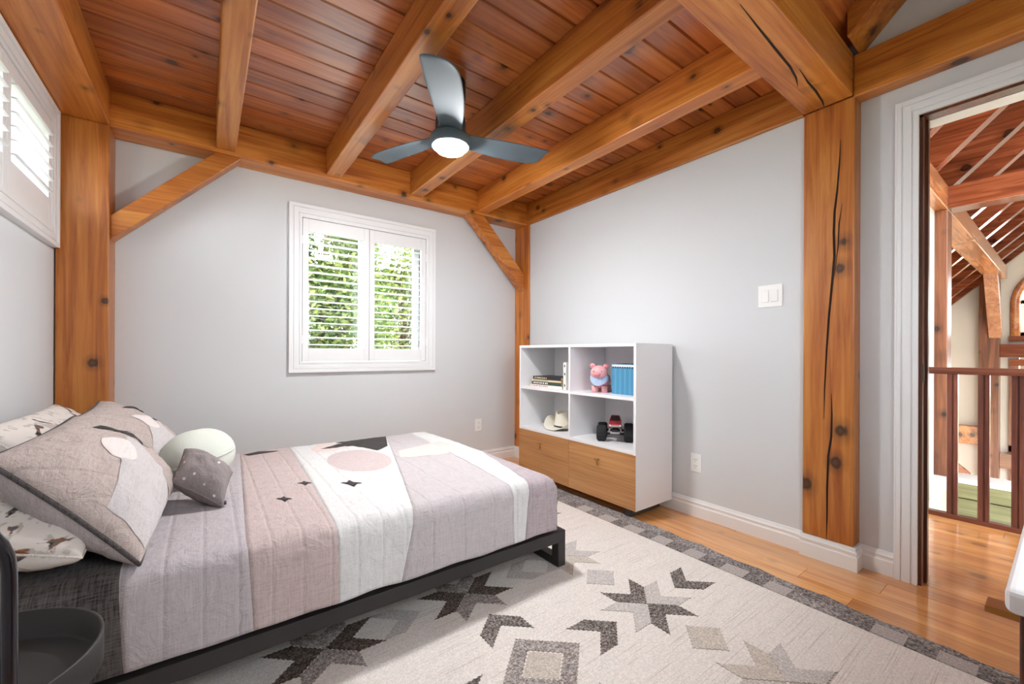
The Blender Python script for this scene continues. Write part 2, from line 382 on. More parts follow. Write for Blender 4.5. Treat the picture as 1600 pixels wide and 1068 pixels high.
struct(B('baseboard_corner', 'white', 2.452, 2.49, 3.06, YF, 0, .108))

# ------------------------------------------------------------------ timber frame of the room
def timber(name, label, cat, mat, x0, x1, y0, y1, z0, z1, group=None):
    return tag(B(name, mat, x0, x1, y0, y1, z0, z1, bevel=.006), label, cat, group)
timber('timber_post', 'wide amber timber post in the corner behind the pillows', 'post', 'timber_z', XL + .005, -.424, 3.10, YF, 0, ZB)
timber('timber_post', 'slim amber corner post between window wall and bookcase', 'post', 'timber_z', 2.465, 2.4895, 3.08, YF, .108, ZB)
rp_ = timber('timber_post', 'tall cracked amber post beside the doorway', 'post', 'timber_z', 2.465, 2.665, .612, .822, .108, ZB)
timber('tie_beam', 'long amber beam above the shuttered window', 'beam', 'timber_x', XL + .005, 2.4895, 3.11, YF - .0005, ZB, ZP)
timber('wall_beam', 'amber beam on the wall above the bed head', 'beam', 'timber_y', XL + .005, -.424, .82, 3.11, ZB, ZP)
timber('wall_beam', 'knotty amber beam above the bookcase wall', 'beam', 'timber_y', 2.465, 2.4895, .823, 3.11, ZB, ZP)
gd = timber('girder', 'heavy amber girder resting on the cracked post', 'beam', 'timber_x', XL + .005, 2.4649, .62, .822, ZB, ZP)
db = timber('wall_beam', 'amber beam running above the white door casing', 'beam', 'timber_y', 2.465, 2.5495, YN + .001, .62, 2.24, 2.44)
for i, (a, b_, lab) in enumerate([(.045, .145, 'ceiling joist nearest the bed head, meeting the long corner brace'), (.672, .772, 'ceiling joist left of the fan, brightly lit from below'),
                              (1.291, 1.391, 'ceiling joist right of the fan, behind its right blade'), (1.912, 2.012, 'ceiling joist nearest the bookcase wall')]):
    timber('ceiling_joist', lab, 'joist', 'timber_y', a, b_, .822, 3.11, 2.266, ZP, 'ceiling joists')
def brace(label, pts):
    tag(MB().prism(pts, 1, 3.135, 3.235).build('corner_brace', 'timber_x', bevel=.004), label, 'brace', 'corner braces')
brace('long diagonal brace from the wide corner post', [(-.424, 1.635), (.178, ZB), (.040, ZB), (-.424, 1.77)])
brace('short diagonal brace from the slim corner post', [(2.465, 1.62), (2.465, 1.775), (2.005, ZB), (1.845, ZB)])
# drying checks in the timbers
def crack(parent, face, pts, w):
    """thin dark split following pts on a face: ('x', X) or ('z', Z)"""
    m = MB(); n = len(pts); L = []; R_ = []
    for i, (a, b_) in enumerate(pts):
        ww = w * (math.sin(PI * (i + .35) / (n - .3)) ** .6 if 0 < i < n - 1 else .12)
        L.append((a - ww / 2, b_)); R_.append((a + ww / 2, b_))
    d = .0012
    for i in range(n - 1):
        q = [L[i], R_[i], R_[i + 1], L[i + 1]]
        if face[0] == 'x': m.add([(face[1] - d, a, b_) for a, b_ in q] + [(face[1] + .01, a, b_) for a, b_ in q], [(0, 1, 2, 3), (0, 4, 5, 1), (1, 5, 6, 2), (2, 6, 7, 3), (3, 7, 4, 0)])
        else: m.add([(b_, a, face[1] - d) for a, b_ in q] + [(b_, a, face[1] + .01) for a, b_ in q], [(0, 1, 2, 3), (0, 4, 5, 1), (1, 5, 6, 2), (2, 6, 7, 3), (3, 7, 4, 0)])
    return m.build('crack', 'crack', parent)
crack(rp_, ('x', 2.465), [(.667, 2.06), (.672, 1.95), (.680, 1.82), (.690, 1.72), (.693, 1.62), (.690, 1.5), (.700, 1.36), (.712, 1.2), (.720, 1.05), (.728, .85), (.730, .70)], .010)
crack(rp_, ('x', 2.465), [(.700, .83), (.698, .72), (.700, .62), (.712, .52), (.716, .36), (.716, .22), (.718, .11)], .009)
crack(rp_, ('x', 2.465), [(.66, 1.75), (.672, 1.66), (.676, 1.55), (.690, 1.40)], .005)
crack(gd, ('z', ZB), [(.695, 1.50), (.705, 1.7), (.712, 1.85), (.718, 2.0), (.73, 2.1), (.75, 2.18)], .009)
crack(gd, ('z', ZB), [(.70, 2.05), (.71, 2.18), (.712, 2.28), (.722, 2.40), (.733, 2.462)], .009)
crack(db, ('x', 2.465), [(.615, 2.375), (.55, 2.383), (.45, 2.392), (.36, 2.39), (.25, 2.402), (.12, 2.405)], .006)

# ------------------------------------------------------------------ windows with plantation shutters
def frame_ring(m, a0, a1, c0, c1, wdt, put):
    put(a0, a1, c0, c0 + wdt); put(a0, a1, c1 - wdt, c1); put(a0, a0 + wdt, c0 + wdt, c1 - wdt); put(a1 - wdt, a1, c0 + wdt, c1 - wdt)
def shuttered_window(name, label, plane, fx, sgn, A0, A1, C0, C1, O0, O1, P0, P1, nl, tilt, rb=.098, rt=.098):
    """plane 'y' (wall faces -y) or 'x' (wall faces +x); A outer casing span, C outer casing heights, O/P shutter opening span and heights"""
    root = sempty(name, ((A0 + A1) / 2, fx, C0) if plane == 'y' else (fx, (A0 + A1) / 2, C0)); root['label'] = label
    def bx(m, a0, a1, d0, d1, z0, z1):          # d measured from the wall face into the room
        e0, e1 = sorted((fx + sgn * d0, fx + sgn * d1))
        return m.box(a0, a1, e0, e1, z0, z1) if plane == 'y' else m.box(e0, e1, a0, a1, z0, z1)
    cw = (O0 - A0)
    # casing: outer band, inner steps, mitred look through stepped depth
    for nm, a0, a1, z0, z1 in (('casing_side', A0, O0, C0, C1), ('casing_side', O1, A1, C0, C1), ('casing_head', O0, O1, P1, C1), ('casing_sill', O0, O1, C0, P0)):
        m = MB(); w = cw
        if nm == 'casing_side':
            lo = a0 == A0
            for f0, f1, d in ((0, .26, .030), (.26, .36, .020), (.36, .70, .024), (.70, .80, .017), (.80, 1.0, .021)):
                s0, s1 = (a0 + f0 * w, a0 + f1 * w) if lo else (a1 - f1 * w, a1 - f0 * w)
                bx(m, s0, s1, -.002, d, C0 + f0 * w, C1 - f0 * w)
        else:
            top = nm == 'casing_head'; hh = (C1 - P1) if top else (P0 - C0)
            for f0, f1, d in ((0, .26, .030), (.26, .36, .020), (.36, .70, .024), (.70, .80, .017), (.80, 1.0, .021)):
                s0, s1 = (z1 - f1 * hh, z1 - f0 * hh) if top else (z0 + f0 * hh, z0 + f1 * hh)
                bx(m, A0 + f0 * w + .0005, A1 - f0 * w - .0005, -.002, d - .0004, s0, s1)
        m.build(nm, 'white', root, bevel=.0015)
    # reveal lining
    m = MB(); bx(m, O0 - .012, O0, -.18, .0, P0 - .012, P1 + .012); bx(m, O1, O1 + .012, -.18, .0, P0 - .012, P1 + .012)
    bx(m, O0, O1, -.18, .0, P1, P1 + .012); bx(m, O0, O1, -.18, .0, P0 - .012, P0); m.build('reveal', 'white', root)
    # outer sash and glass
    m = MB(); frame_ring(m, O0, O1, P0, P1, .05, lambda a, b, c, d: bx(m, a, b, -.165, -.125, c, d))
    mid = (O0 + O1) / 2; bx(m, mid - .035, mid + .035, -.165, -.125, P0 + .05, P1 - .05); m.build('sash', 'white', root)
    m = MB(); bx(m, O0 + .05, O1 - .05, -.148, -.144, P0 + .05, P1 - .05); m.build('glass_pane', 'glass', root)
    # two hinged shutters
    g = .003
    for a0, a1 in ((O0 + g, mid - g / 2), (mid + g / 2, O1 - g)):
        st = .040
        m = MB(); bx(m, a0, a0 + st, -.012, .016, P0 + g, P1 - g); bx(m, a1 - st, a1, -.012, .016, P0 + g, P1 - g)
        bx(m, a0 + st, a1 - st, -.011, .015, P0 + g, P0 + rb); bx(m, a0 + st, a1 - st, -.011, .015, P1 - rt, P1 - g)
        sh = m.build('shutter', 'white', root, bevel=.002)
        z0, z1 = P0 + rb, P1 - rt; pit = (z1 - z0) / nl
        for i in range(nl):
            zc = z0 + (i + .5) * pit; hw, th = .031, .0042; ca, sa = math.cos(tilt), math.sin(tilt)
            pr = []
            for k in range(8):
                q = 2 * PI * k / 8; u, v = hw * math.cos(q), th * math.sin(q)
                pr.append((u * ca - v * sa, u * sa + v * ca))
            m = MB()
            if plane == 'y': m.prism([(fx + sgn * (.002 + u), zc + v) for u, v in pr], 0, a0 + st + .001, a1 - st - .001)
            else: m.prism([(fx + sgn * (.002 + u), zc + v) for u, v in pr], 1, a0 + st + .001, a1 - st - .001)
            lv = m.build('louver', 'white', root); lv.parent = sh
        m = MB(); ax = (a0 + a1) / 2 + (a1 - a0) * .18
        for zc in (P0 + .16, P1 - .16): bx(m, a0 - .004 if a0 < mid - .1 else a1 - .004, a0 + .004 if a0 < mid - .1 else a1 + .004, .014, .020, zc - .03, zc + .03)
        m.build('hinge', 'white', root)
    return root
shuttered_window('window_1', 'white shuttered window with leafy trees outside, on the far wall', 'y', YF, -1, .466, 1.589, .877, 2.083, WX0, WX1, WZ0, WZ1, 16, 0.0)
shuttered_window('window_2', 'white shuttered window high above the bed head', 'x', XL, 1, 1.77, 3.07, 1.545, 2.240, VY0, VY1, VZ0, VZ1, 6, 0.0, .135, .06)

# ------------------------------------------------------------------ doorway
dr = sempty('door_1', (XD, 0, 0)); dr['label'] = 'open doorway with white moulded casing and dark wooden jamb'
cw = .078
for f0, f1, d in ((0, .30, .020),):
    pass
for nm in ('casing_side', 'casing_head'):
    m = MB()
    for f0, f1, d in ((0, .10, .0225), (.10, .30, .0240), (.30, .36, .0205), (.36, .72, .0220), (.72, .78, .0185), (.78, 1.0, .0195)):
        if nm == 'casing_side':
            m.box(XD - d, XD, DY1 + cw * (1 - f1), DY1 + cw * (1 - f0), 0, DZ + cw * (1 - f0))
        else:
            m.box(XD - d + .0004, XD, DY0, DY1 + cw * (1 - f0) - .0005, DZ + cw * (1 - f1), DZ + cw * (1 - f0) - .0004)
    m.build(nm, 'white', dr, bevel=.0015)
B('jamb_side', 'jamb', XD - .004, XD + .125, DY1 - .012, DY1 + .004, 0, DZ, dr)
B('jamb_side', 'jamb', XD - .004, XD + .125, DY0 - .004, DY0 + .012, 0, DZ, dr)
B('jamb_head', 'jamb', XD - .004, XD + .060, DY0, DY1, DZ - .012, DZ + .004, dr)
B('jamb_head', 'white', XD + .0605, XD + .15, DY0, DY1 - .012, DZ - .014, DZ + .004, dr)
B('door_stop', 'jamb', XD + .045, XD + .075, DY1 - .022, DY1 - .012, 0, DZ - .014, dr)
B('strike_plate', 'iron', XD + .006, XD + .032, DY1 - .014, DY1 - .0115, .90, .98, dr)

# ------------------------------------------------------------------ landing, stairwell and great room beyond the door
ra = thing('stair_railing', 'dark wooden balustrade on the landing beyond the doorway', 'railing', (3.765, .1, 0))
m = MB(); m.prism([(3.735, .902), (3.795, .902), (3.798, .925), (3.788, .944), (3.742, .944), (3.732, .925)], 1, -1.1, .69); m.build('handrail', 'rail_y', ra)
B('bottom_rail', 'rail_y', 3.738, 3.792, -1.1, .69, 0, .028, ra, bevel=.003)
for i in range(12):
    yc = .5735 - .13 * i
    m = MB(); w, d = .0235, .017
    m.prism([(3.765 - d, yc - w), (3.765 + d, yc - w), (3.765 + d, yc + w), (3.765 - d, yc + w), (3.765 - d, yc + .006), (3.765 - d + .006, yc + .003), (3.765 - d + .006, yc - .003), (3.765 - d, yc - .006)], 2, .028, .903)
    m.build('baluster', 'rail_z', ra)
struct(B('wall_landing', 'white', XD + .12, 5.0, .70, .80, -2.7, 2.26), 'white wall along the landing')
struct(B('trim_1', 'white', 3.80, 5.0, .592, .70, -.05, .004), 'white ledge along the stairwell edge')
struct(B('wall_stairwell', 'wall_hall', 3.80, 5.0, .62, .70, -2.7, -.05))
st = thing('floor_beam', 'floor beam, green outdoor light painted in, with white cap across the stairwell', 'beam', (5.1, -1, -.35))
B('cap', 'white', 4.985, 5.22, -2.6, .62, -.028, .012, st)
B('board', 'sage', 5.0, 5.2, -2.6, .62, -.150, -.028, st, bevel=.004)
B('board', 'sage', 5.0, 5.2, -2.6, .62, -.34, -.156, st, bevel=.004)
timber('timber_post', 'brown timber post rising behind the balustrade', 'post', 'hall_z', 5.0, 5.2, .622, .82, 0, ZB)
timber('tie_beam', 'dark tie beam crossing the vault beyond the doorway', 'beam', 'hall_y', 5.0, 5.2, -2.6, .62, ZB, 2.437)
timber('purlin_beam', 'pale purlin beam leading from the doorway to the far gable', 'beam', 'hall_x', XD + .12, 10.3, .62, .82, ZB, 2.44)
raf_x = [3.22 + .62 * i for i in range(12)]
words = ['first', 'second', 'third', 'fourth', 'fifth', 'sixth', 'seventh', 'eighth', 'ninth', 'tenth', 'eleventh', 'twelfth']
for i, xr in enumerate(raf_x):
    ya, yb = 2.1, -2.4; z0 = 2.44
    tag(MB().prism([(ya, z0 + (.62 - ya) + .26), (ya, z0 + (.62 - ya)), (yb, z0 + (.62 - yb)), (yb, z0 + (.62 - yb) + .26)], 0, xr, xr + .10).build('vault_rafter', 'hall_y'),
        'sloping red-brown rafter beyond the doorway, %s from the door' % words[i], 'rafter', 'rafters of the great room')
z0 = 2.44
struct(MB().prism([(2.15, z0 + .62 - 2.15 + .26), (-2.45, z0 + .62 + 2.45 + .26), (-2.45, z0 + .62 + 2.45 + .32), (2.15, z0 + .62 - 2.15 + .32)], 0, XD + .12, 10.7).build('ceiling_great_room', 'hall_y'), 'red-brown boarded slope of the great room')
# far gable wall with an arched window over a rectangular one
GX = 10.4
GY0, GY1, AZ0, AZ1 = -.62, .50, 1.33, 1.85
m = MB()
m.prism([(GY1, -2.7), (2.1, -2.7), (2.1, 1.2), (GY1, 2.8)], 0, GX, GX + .2)
m.prism([(-2.4, -2.7), (GY0, -2.7), (GY0, 3.9), (-2.4, 5.6)], 0, GX, GX + .2)
m.box(GX, GX + .2, GY0, GY1, 1.0, AZ0); m.box(GX, GX + .2, GY0, GY1, -2.7, -2.2)
n = 16; cy = (GY0 + GY1) / 2; R0 = (GY1 - GY0) / 2
for i in range(n):
    q0, q1 = PI * i / n, PI * (i + 1) / n
    ys, ye = cy + R0 * math.cos(q0), cy + R0 * math.cos(q1)
    m.prism([(ye, AZ1 + R0 * math.sin(q1)), (ys, AZ1 + R0 * math.sin(q0)), (ys, 2.9 + GY1 - ys), (ye, 2.9 + GY1 - ye)], 0, GX, GX + .2)
struct(m.build('wall_gable', 'wall_hall'), 'pinkish beige gable wall with the arched window')
w3 = sempty('window_3', (GX, cy, AZ0)); w3['label'] = 'arched window with orange wooden trim in the gable'
path = [(GX - .02, GY1 + .04, AZ0)] + [(GX - .02, cy + (R0 + .04) * math.cos(PI * i / 20), AZ1 + (R0 + .04) * math.sin(PI * i / 20)) for i in range(21)] + [(GX - .02, GY0 - .04, AZ0)]
MB().tube(path, .055, 8).build('arch_trim', 'hall_x', w3)
B('sill', 'hall_y', GX - .06, GX + .02, GY0 - .1, GY1 + .1, AZ0 - .09, AZ0, w3)
m = MB(); frm = .03
for yy in (GY0 + .0, GY1 - .06, cy - .03): m.box(GX + .08, GX + .12, yy, yy + .06, AZ0, AZ1 + .35)
m.box(GX + .08, GX + .12, GY0, GY1, AZ0, AZ0 + .06); m.box(GX + .08, GX + .12, GY0, GY1, AZ1, AZ1 + .05); m.build('sash', 'white', w3)
B('glass_pane', 'glass', GX + .095, GX + .1, GY0, GY1, AZ0, AZ1 + R0, w3)
w4 = sempty('window_4', (GX, cy, -2.2)); w4['label'] = 'tall lower window with orange wooden trim in the gable'
m = MB()
for zc in (-.52, .86): m.box(GX - .05, GX + .02, GY0 - .1, GY1 + .1, zc, zc + .1)
m.build('head_trim', 'hall_y', w4)
for yy in (GY1 - .0, GY0 - .1): B('side_trim', 'hall_z', GX - .05, GX + .02, yy, yy + .1, -2.2, .86, w4)
B('glass_pane', 'glass', GX + .095, GX + .1, GY0, GY1, -2.2, 1.0, w4)
timber('timber_post', 'red-brown post carrying the purlin at the far gable', 'post', 'hall_z', 10.18, 10.38, .69, .91, -2.7, ZB)
tag(MB().prism([(10.18, 1.30), (10.18, 1.56), (9.62, ZB), (9.40, ZB)], 1, .66, .80).build('corner_brace', 'hall_x', bevel=.004), 'small lit brace under the far end of the purlin', 'brace')
timber('girt_beam', 'red-brown girt under the arched window', 'beam', 'hall_y', 10.22, 10.39, -2.3, .69, .99, 1.20)
timber('girt_beam', 'tan girt low on the far gable wall', 'beam', 'hall_x', 10.25, 10.39, .91, 2.1, -.46, -.16)
timber('girt_beam', 'red-brown girt below the lower gable window, behind the balusters', 'beam', 'hall_y', 10.22, 10.385, -2.3, .69, -.78, -.54)
tag(MB().prism([(2.0, .2), (2.0, .02), (.95, -1.03), (.95, -.85)], 0, 9.7, 9.78).build('stair_stringer', 'hall_y'), 'diagonal brown stair board seen between the balusters', 'stair')
struct(B('wall_side', 'wall_hall', XD + .12, 10.5, 2.1, 2.25, -2.7, 1.3), 'beige side wall of the great room')
m = MB()
m.box(XD + .12, 4.2, -2.55, -2.4, -2.7, 5.7); m.box(10.0, 10.6, -2.55, -2.4, -2.7, 5.7); m.box(4.2, 10.0, -2.55, -2.4, .6, 5.7); m.box(4.2, 10.0, -2.55, -2.4, -2.7, -2.5)
struct(m.build('wall_added', 'wall_hall'), 'unseen beige wall added to hold back daylight in the great room')  # added out of view; its opening sets how much daylight enters
struct(B('floor_lower', 'pale_floor', XD + .12, 10.6, -2.4, 2.1, -2.8, -2.7), 'wooden floor of the room below')
struct(B('ground', 'grass', -40, 60, -40, 60, -3.2, -3.0), 'lawn around the house')

# ------------------------------------------------------------------ rug
RX0, RX1, RY0, RY1 = -.25, 2.03, .075, 2.72
M['rug_cream'] = rugmat('rug_cream', (230, 224, 218), .06)
M['rug_dark'] = rugmat('rug_charcoal', (120, 113, 109), .55, 150, 1.0, False)
M['rug_brown'] = rugmat('rug_umber', (98, 88, 82), .45, 150, .8, False)
M['rug_mid'] = rugmat('rug_mid_grey', (160, 152, 148), .32, 150, .8, False)
M['rug_bd'] = rugmat('rug_border_dark', (130, 124, 122), .40, 120, 1.0, False)
M['rug_bl'] = rugmat('rug_border_light', (186, 178, 175), .14, 160, 1.0, False)
M['rug_bm'] = rugmat('rug_border_mid', (148, 142, 140), .36, 110, 1.0, False)
M['rug_light'] = rugmat('rug_light_grey', (200, 194, 190), .12, 160, .6, False)
M['rug_greige'] = rugmat('rug_greige', (202, 193, 182), .12, 160, .6, False)
rug = thing('area_rug', 'cream kilim rug with grey stars, chevrons and charcoal border', 'rug', (.9, 1.4, 0))
B('ground_weave', 'rug_cream', RX0, 1.953, RY0, RY1, .0005, .008, rug)
UX, UY = .0925, .0825
def jag(pts, amp=.0075, step=.008):
    """saw-tooth the slanted edges the way a woven motif steps"""
    out = []
    n = len(pts)
    for i in range(n):
        a, b_ = Vector(pts[i]), Vector(pts[(i + 1) % n]); d = b_ - a; L = d.length
        if L < .02: out.append(tuple(a)); continue
        nn = Vector((-d.y, d.x)) / L; k = max(2, int(L / step))
        for j in range(k):
            off = (amp if j % 2 else 0) if j else 0
            out.append(tuple(a + d * (j / k) + nn * off * .6))
    return out
from mathutils.geometry import tessellate_polygon
def flat_prism(pts, z0, z1):
    n = len(pts); m = MB()
    tr = tessellate_polygon([[Vector((a, b_, 0)) for a, b_ in pts]])
    m.add([(a, b_, z1) for a, b_ in pts] + [(a, b_, z0) for a, b_ in pts], [tuple(t_) for t_ in tr] + [(i, (i + 1) % n, n + (i + 1) % n, n + i) for i in range(n)])
    return m
def motif(pts, mat, z=.0105):
    pts = [(a, b_) for a, b_ in pts if True]
    pts = [(min(max(a, RX0), 1.952), min(max(b_, RY0), RY1)) for a, b_ in pts]
    n = len(pts); ar = sum(pts[i][0] * pts[(i + 1) % n][1] - pts[(i + 1) % n][0] * pts[i][1] for i in range(n))
    if abs(ar) < 1e-4: return
    if ar < 0: pts = pts[::-1]
    flat_prism(jag(pts), .0075, z).build('motif', mat, rug)
def star(cx, cy, mx, my):
    for s in (1, -1):
        motif([(cx, cy), (cx + UX, cy + s * UY), (cx + UX, cy + s * 2 * UY), (cx, cy + s * UY), (cx - UX, cy + s * 2 * UY), (cx - UX, cy + s * UY)], my)
        motif([(cx, cy), (cx + s * UX, cy - UY), (cx + s * 2 * UX, cy - UY), (cx + s * UX, cy), (cx + s * 2 * UX, cy + UY), (cx + s * UX, cy + UY)], mx)
def chev_x(cx, cy, s, mat):      # points along s*x, tip at cx
    motif([(cx, cy), (cx - s * UX, cy + UY), (cx - s * 2 * UX, cy + UY), (cx - s * UX, cy), (cx - s * 2 * UX, cy - UY), (cx - s * UX, cy - UY)], mat)
def chev_y(cx, cy, s, mat):
    motif([(cx, cy), (cx + UX, cy - s * UY), (cx + UX, cy - s * 2 * UY), (cx, cy - s * UY), (cx - UX, cy - s * 2 * UY), (cx - UX, cy - s * UY)], mat)
def diamond(cx, cy, k, mat, z=.0105):
    motif([(cx + k * UX, cy), (cx, cy + k * UY), (cx - k * UX, cy), (cx, cy - k * UY)], mat, z)
SX, SY = 1.44, 1.02; DX, DYs = 6 * UX, 6 * UY
star(SX, SY, 'rug_light', 'rug_dark'); star(SX, SY + DYs, 'rug_light', 'rug_greige'); star(SX, SY - DYs, 'rug_light', 'rug_greige'); star(SX, SY + 2 * DYs, 'rug_light', 'rug_mid'); star(SX, SY - 2 * DYs, 'rug_light', 'rug_dark')
for k, mt in ((.5, 'rug_light'), (-.5, 'rug_greige'), (1.5, 'rug_light'), (-1.5, 'rug_greige')): diamond(SX, SY + k * DYs, .98, mt)
CX = SX - DX
star(CX, SY + DYs, 'rug_brown', 'rug_mid'); star(CX, SY - DYs, 'rug_dark', 'rug_mid'); star(CX, SY + 3 * DYs, 'rug_dark', 'rug_mid')
for cx, cy in ((CX, SY), (CX, SY + 2 * DYs)):
    for s in (1, -1):
        motif([(cx + s * 1.83 * UX, cy), (cx, cy + 1.83 * UY), (cx - 0 * UX, cy + .95 * UY), (cx + s * .95 * UX, cy), (cx, cy - .95 * UY), (cx, cy - 1.83 * UY)], 'rug_mid')
    diamond(cx, cy, .93, 'rug_greige', .0092)
    chev_x(cx + 3.95 * UX, cy, 1, 'rug_dark'); chev_x(cx - 3.95 * UX, cy, -1, 'rug_dark'); chev_y(cx, cy + 3.9 * UY, 1, 'rug_dark'); chev_y(cx, cy - 3.9 * UY, -1, 'rug_dark')
chev_x(SX + 2.1 * UX, SY, -1, 'rug_dark')
for s in (1, -1): chev_x(CX + s * 2.2 * UX, SY + DYs, -s, 'rug_light'); chev_x(CX + s * 2.2 * UX, SY - DYs, -s, 'rug_light')
chev_x(SX + 2.1 * UX, SY + 2 * DYs, -1, 'rug_dark')
LX = CX - DX
star(LX, SY, 'rug_mid', 'rug_brown'); star(LX, SY + DYs, 'rug_brown', 'rug_mid'); star(LX, SY - DYs, 'rug_light', 'rug_dark')
# border of shaggy blocks along the right edge
y = RY0; k = 0
while y < RY1 - .02:
    L = random.uniform(.075, .105); y1 = min(y + L, RY1)
    def edge(yy): return 2.045 + .075 * min(1, max(0, yy / 1.5)) + .006 * math.sin(yy * 23)
    mt = 'rug_bd' if k % 2 == 0 else 'rug_bl'
    if random.random() < .12: mt = 'rug_bm'
    xm = 1.953 + .075 + random.uniform(-.008, .008)
    MB().prism([(1.953, y), (xm, y), (xm, y1), (1.953, y1)], 2, .0005, .0125).build('border_block', mt, rug)
    MB().prism([(xm, y), (edge(y), y), (edge(y1) + random.uniform(-.008, .008), y1), (xm, y1)], 2, .0005, .0135).build('border_block', random.choice(['rug_bm', 'rug_bd', 'rug_bm']), rug)
    y = y1; k += 1

# ------------------------------------------------------------------ bed
BX0, BX1, BY0, BY1 = -.575, 1.384, 1.437, 2.862
bed = thing('bed_frame', 'low black metal bed frame with square sled legs', 'bed', (.4, 2.15, 0))
for y0 in (BY0, BY1 - .046): B('side_rail', 'black', BX0, BX1, y0, y0 + .046, .128, .180, bed, bevel=.002)
for x0 in (BX0, BX1 - .046):
    B('end_rail', 'black', x0, x0 + .046, BY0 + .0462, BY1 - .0462, .128, .180, bed, bevel=.002)
    B('floor_bar', 'black', x0, x0 + .046, BY0 + .0462, BY1 - .0462, .012, .050, bed, bevel=.002)
    for y0 in (BY0, BY1 - .046): B('leg', 'black', x0, x0 + .046, y0, y0 + .046, .012, .1278, bed, bevel=.002)
for i in range(12): B('slat', 'black', BX0 + .12 + i * .145, BX0 + .18 + i * .145, BY0 + .046, BY1 - .046, .150, .168, bed)
mt = tag(B('mattress', plain('mattress_ticking', (225, 222, 218), .9), BX0 + .01, 1.285, BY0 + .05, BY1 - .05, .181, .425), 'white mattress mostly hidden beneath the patchwork quilt', 'mattress')
mt.modifiers.new('bevel', 'BEVEL').width = .05

QT, QR = .443, .05
QYN, QYF, QXF, QX0 = 1.447, 2.862, 1.332, -.585
HEM = .191
LH = QR * PI / 2 + (QT - QR - HEM)
def od(d):
    if d <= 0: return 0, 0
    a = d / QR
    if a < PI / 2: return QR * math.sin(a), QR * (1 - math.cos(a))
    return QR, QR + (d - QR * PI / 2)
from mathutils import noise as mn
def drape(u, w, off=0.0):
    """u runs head to foot and over the foot end, w from the near hem across the top to the far hem; both are cloth lengths"""
    du = u - (QXF - QR); dn = (QYN + QR) - w; df = w - (QYF - QR)
    ox, zx = od(du); on, zn = od(dn); of, zf = od(df)
    x = min(u, QXF - QR) + ox; yv = min(max(w, QYN + QR), QYF - QR) - on + of
    z = QT - max(zx, zn, zf)
    nz = mn.noise(Vector((u * 9, w * 9, 3.1))) * .0035 + mn.noise(Vector((u * 28, w * 21, 8.0))) * .0016
    side = max(zn, zf, zx)
    if zn > QR: nz2 = mn.noise(Vector((u * 5, z * 4, 1.0))) * .010; yv -= nz2 + .004 + off
    elif zx > QR: x += mn.noise(Vector((w * 5, z * 4, 5.0))) * .008 + off
    # gathered ruck along the near top edge
    if -.02 < dn < .10: 
        k = math.sin(PI * (dn + .02) / .12); r_ = mn.noise(Vector((u * 34, w * 30, 0))) * .006 * k; z += r_; yv -= r_ * .6
    if side < QR * 1.2: z += nz + off
    crown = max(0, 1 - ((yv - 2.15) / .75) ** 2) * .012 * (1 if du < 0 else max(0, 1 - du / .05))
    z += crown if zn < QR and zf < QR else 0
    z += mn.noise(Vector((u * 7, 0, 2.2))) * .008 if z < HEM + .03 else 0
    return (x, yv, z)
WN, WF = QYN + QR - LH, QYF - QR + LH
def lerp(a, b_, t): return a + (b_ - a) * t
def seam(far, near, hem):
    def f(w):
        if w >= QYF - QR: return far
        if w >= QYN + QR: return lerp(near, far, (w - QYN - QR) / (QYF - QYN - 2 * QR))
        return lerp(hem, near, (w - WN) / (QYN + QR - WN))
    return f
foot = QXF - QR + LH
S = [seam(QX0, QX0, QX0), seam(-.18, -.18, -.168), seam(.156, .100, .117), seam(.405, .352, .36), seam(1.0, .632, .574), seam(1.18, 1.075, 1.086), seam(1.44, 1.178, 1.143), seam(foot, foot, foot)]
M['q_char'] = fabric('quilt_charcoal_linen', (84, 80, 79), .45, .4)
M['q_lilac'] = fabric('quilt_lilac_grey', (190, 184, 188), .06, .5, .085)
M['q_pink'] = fabric('quilt_dusty_pink', (200, 184, 182), .08, .5, .085)
M['q_white'] = fabric('quilt_off_white', (224, 225, 225), .05, .5, .085)
M['q_grey'] = fabric('quilt_pale_grey', (200, 194, 197), .06, .6, .14)
M['q_mauve'] = fabric('quilt_mauve', (186, 175, 180), .10, .5, .085)
M['q_black'] = fabric('applique_charcoal', (66, 62, 62), .2, .2)
M['q_rose'] = fabric('applique_rose', (206, 192, 192), .05, .3)
M['q_pale'] = fabric('applique_pale_pink', (228, 212, 208), .05, .3)
quilt = thing('patchwork_quilt', 'patchwork quilt in charcoal, pink, white and grey bands over the bed', 'quilt', (.4, 2.15, .18))
pan = [('charcoal_panel', 'q_char', 16), ('lilac_panel', 'q_lilac', 18), ('pink_panel', 'q_pink', 16), ('white_panel', 'q_white', 26), ('grey_panel', 'q_grey', 26), ('white_panel', 'q_white', 12), ('mauve_panel', 'q_mauve', 26)]
for i, (nm, mtn, nc) in enumerate(pan):
    nw = 150
    uvs = []
    def fn(a, b_):
        w = lerp(WN, WF, b_); u = lerp(S[i](w), S[i + 1](w), a); uvs.append((u, w)); return drape(u, w)
    m = MB().grid(fn, nc, nw); m.uv = uvs
    o = m.build(nm, mtn, quilt, fix=False)
    sd = o.modifiers.new('solid', 'SOLIDIFY'); sd.thickness = .005; sd.offset = -1
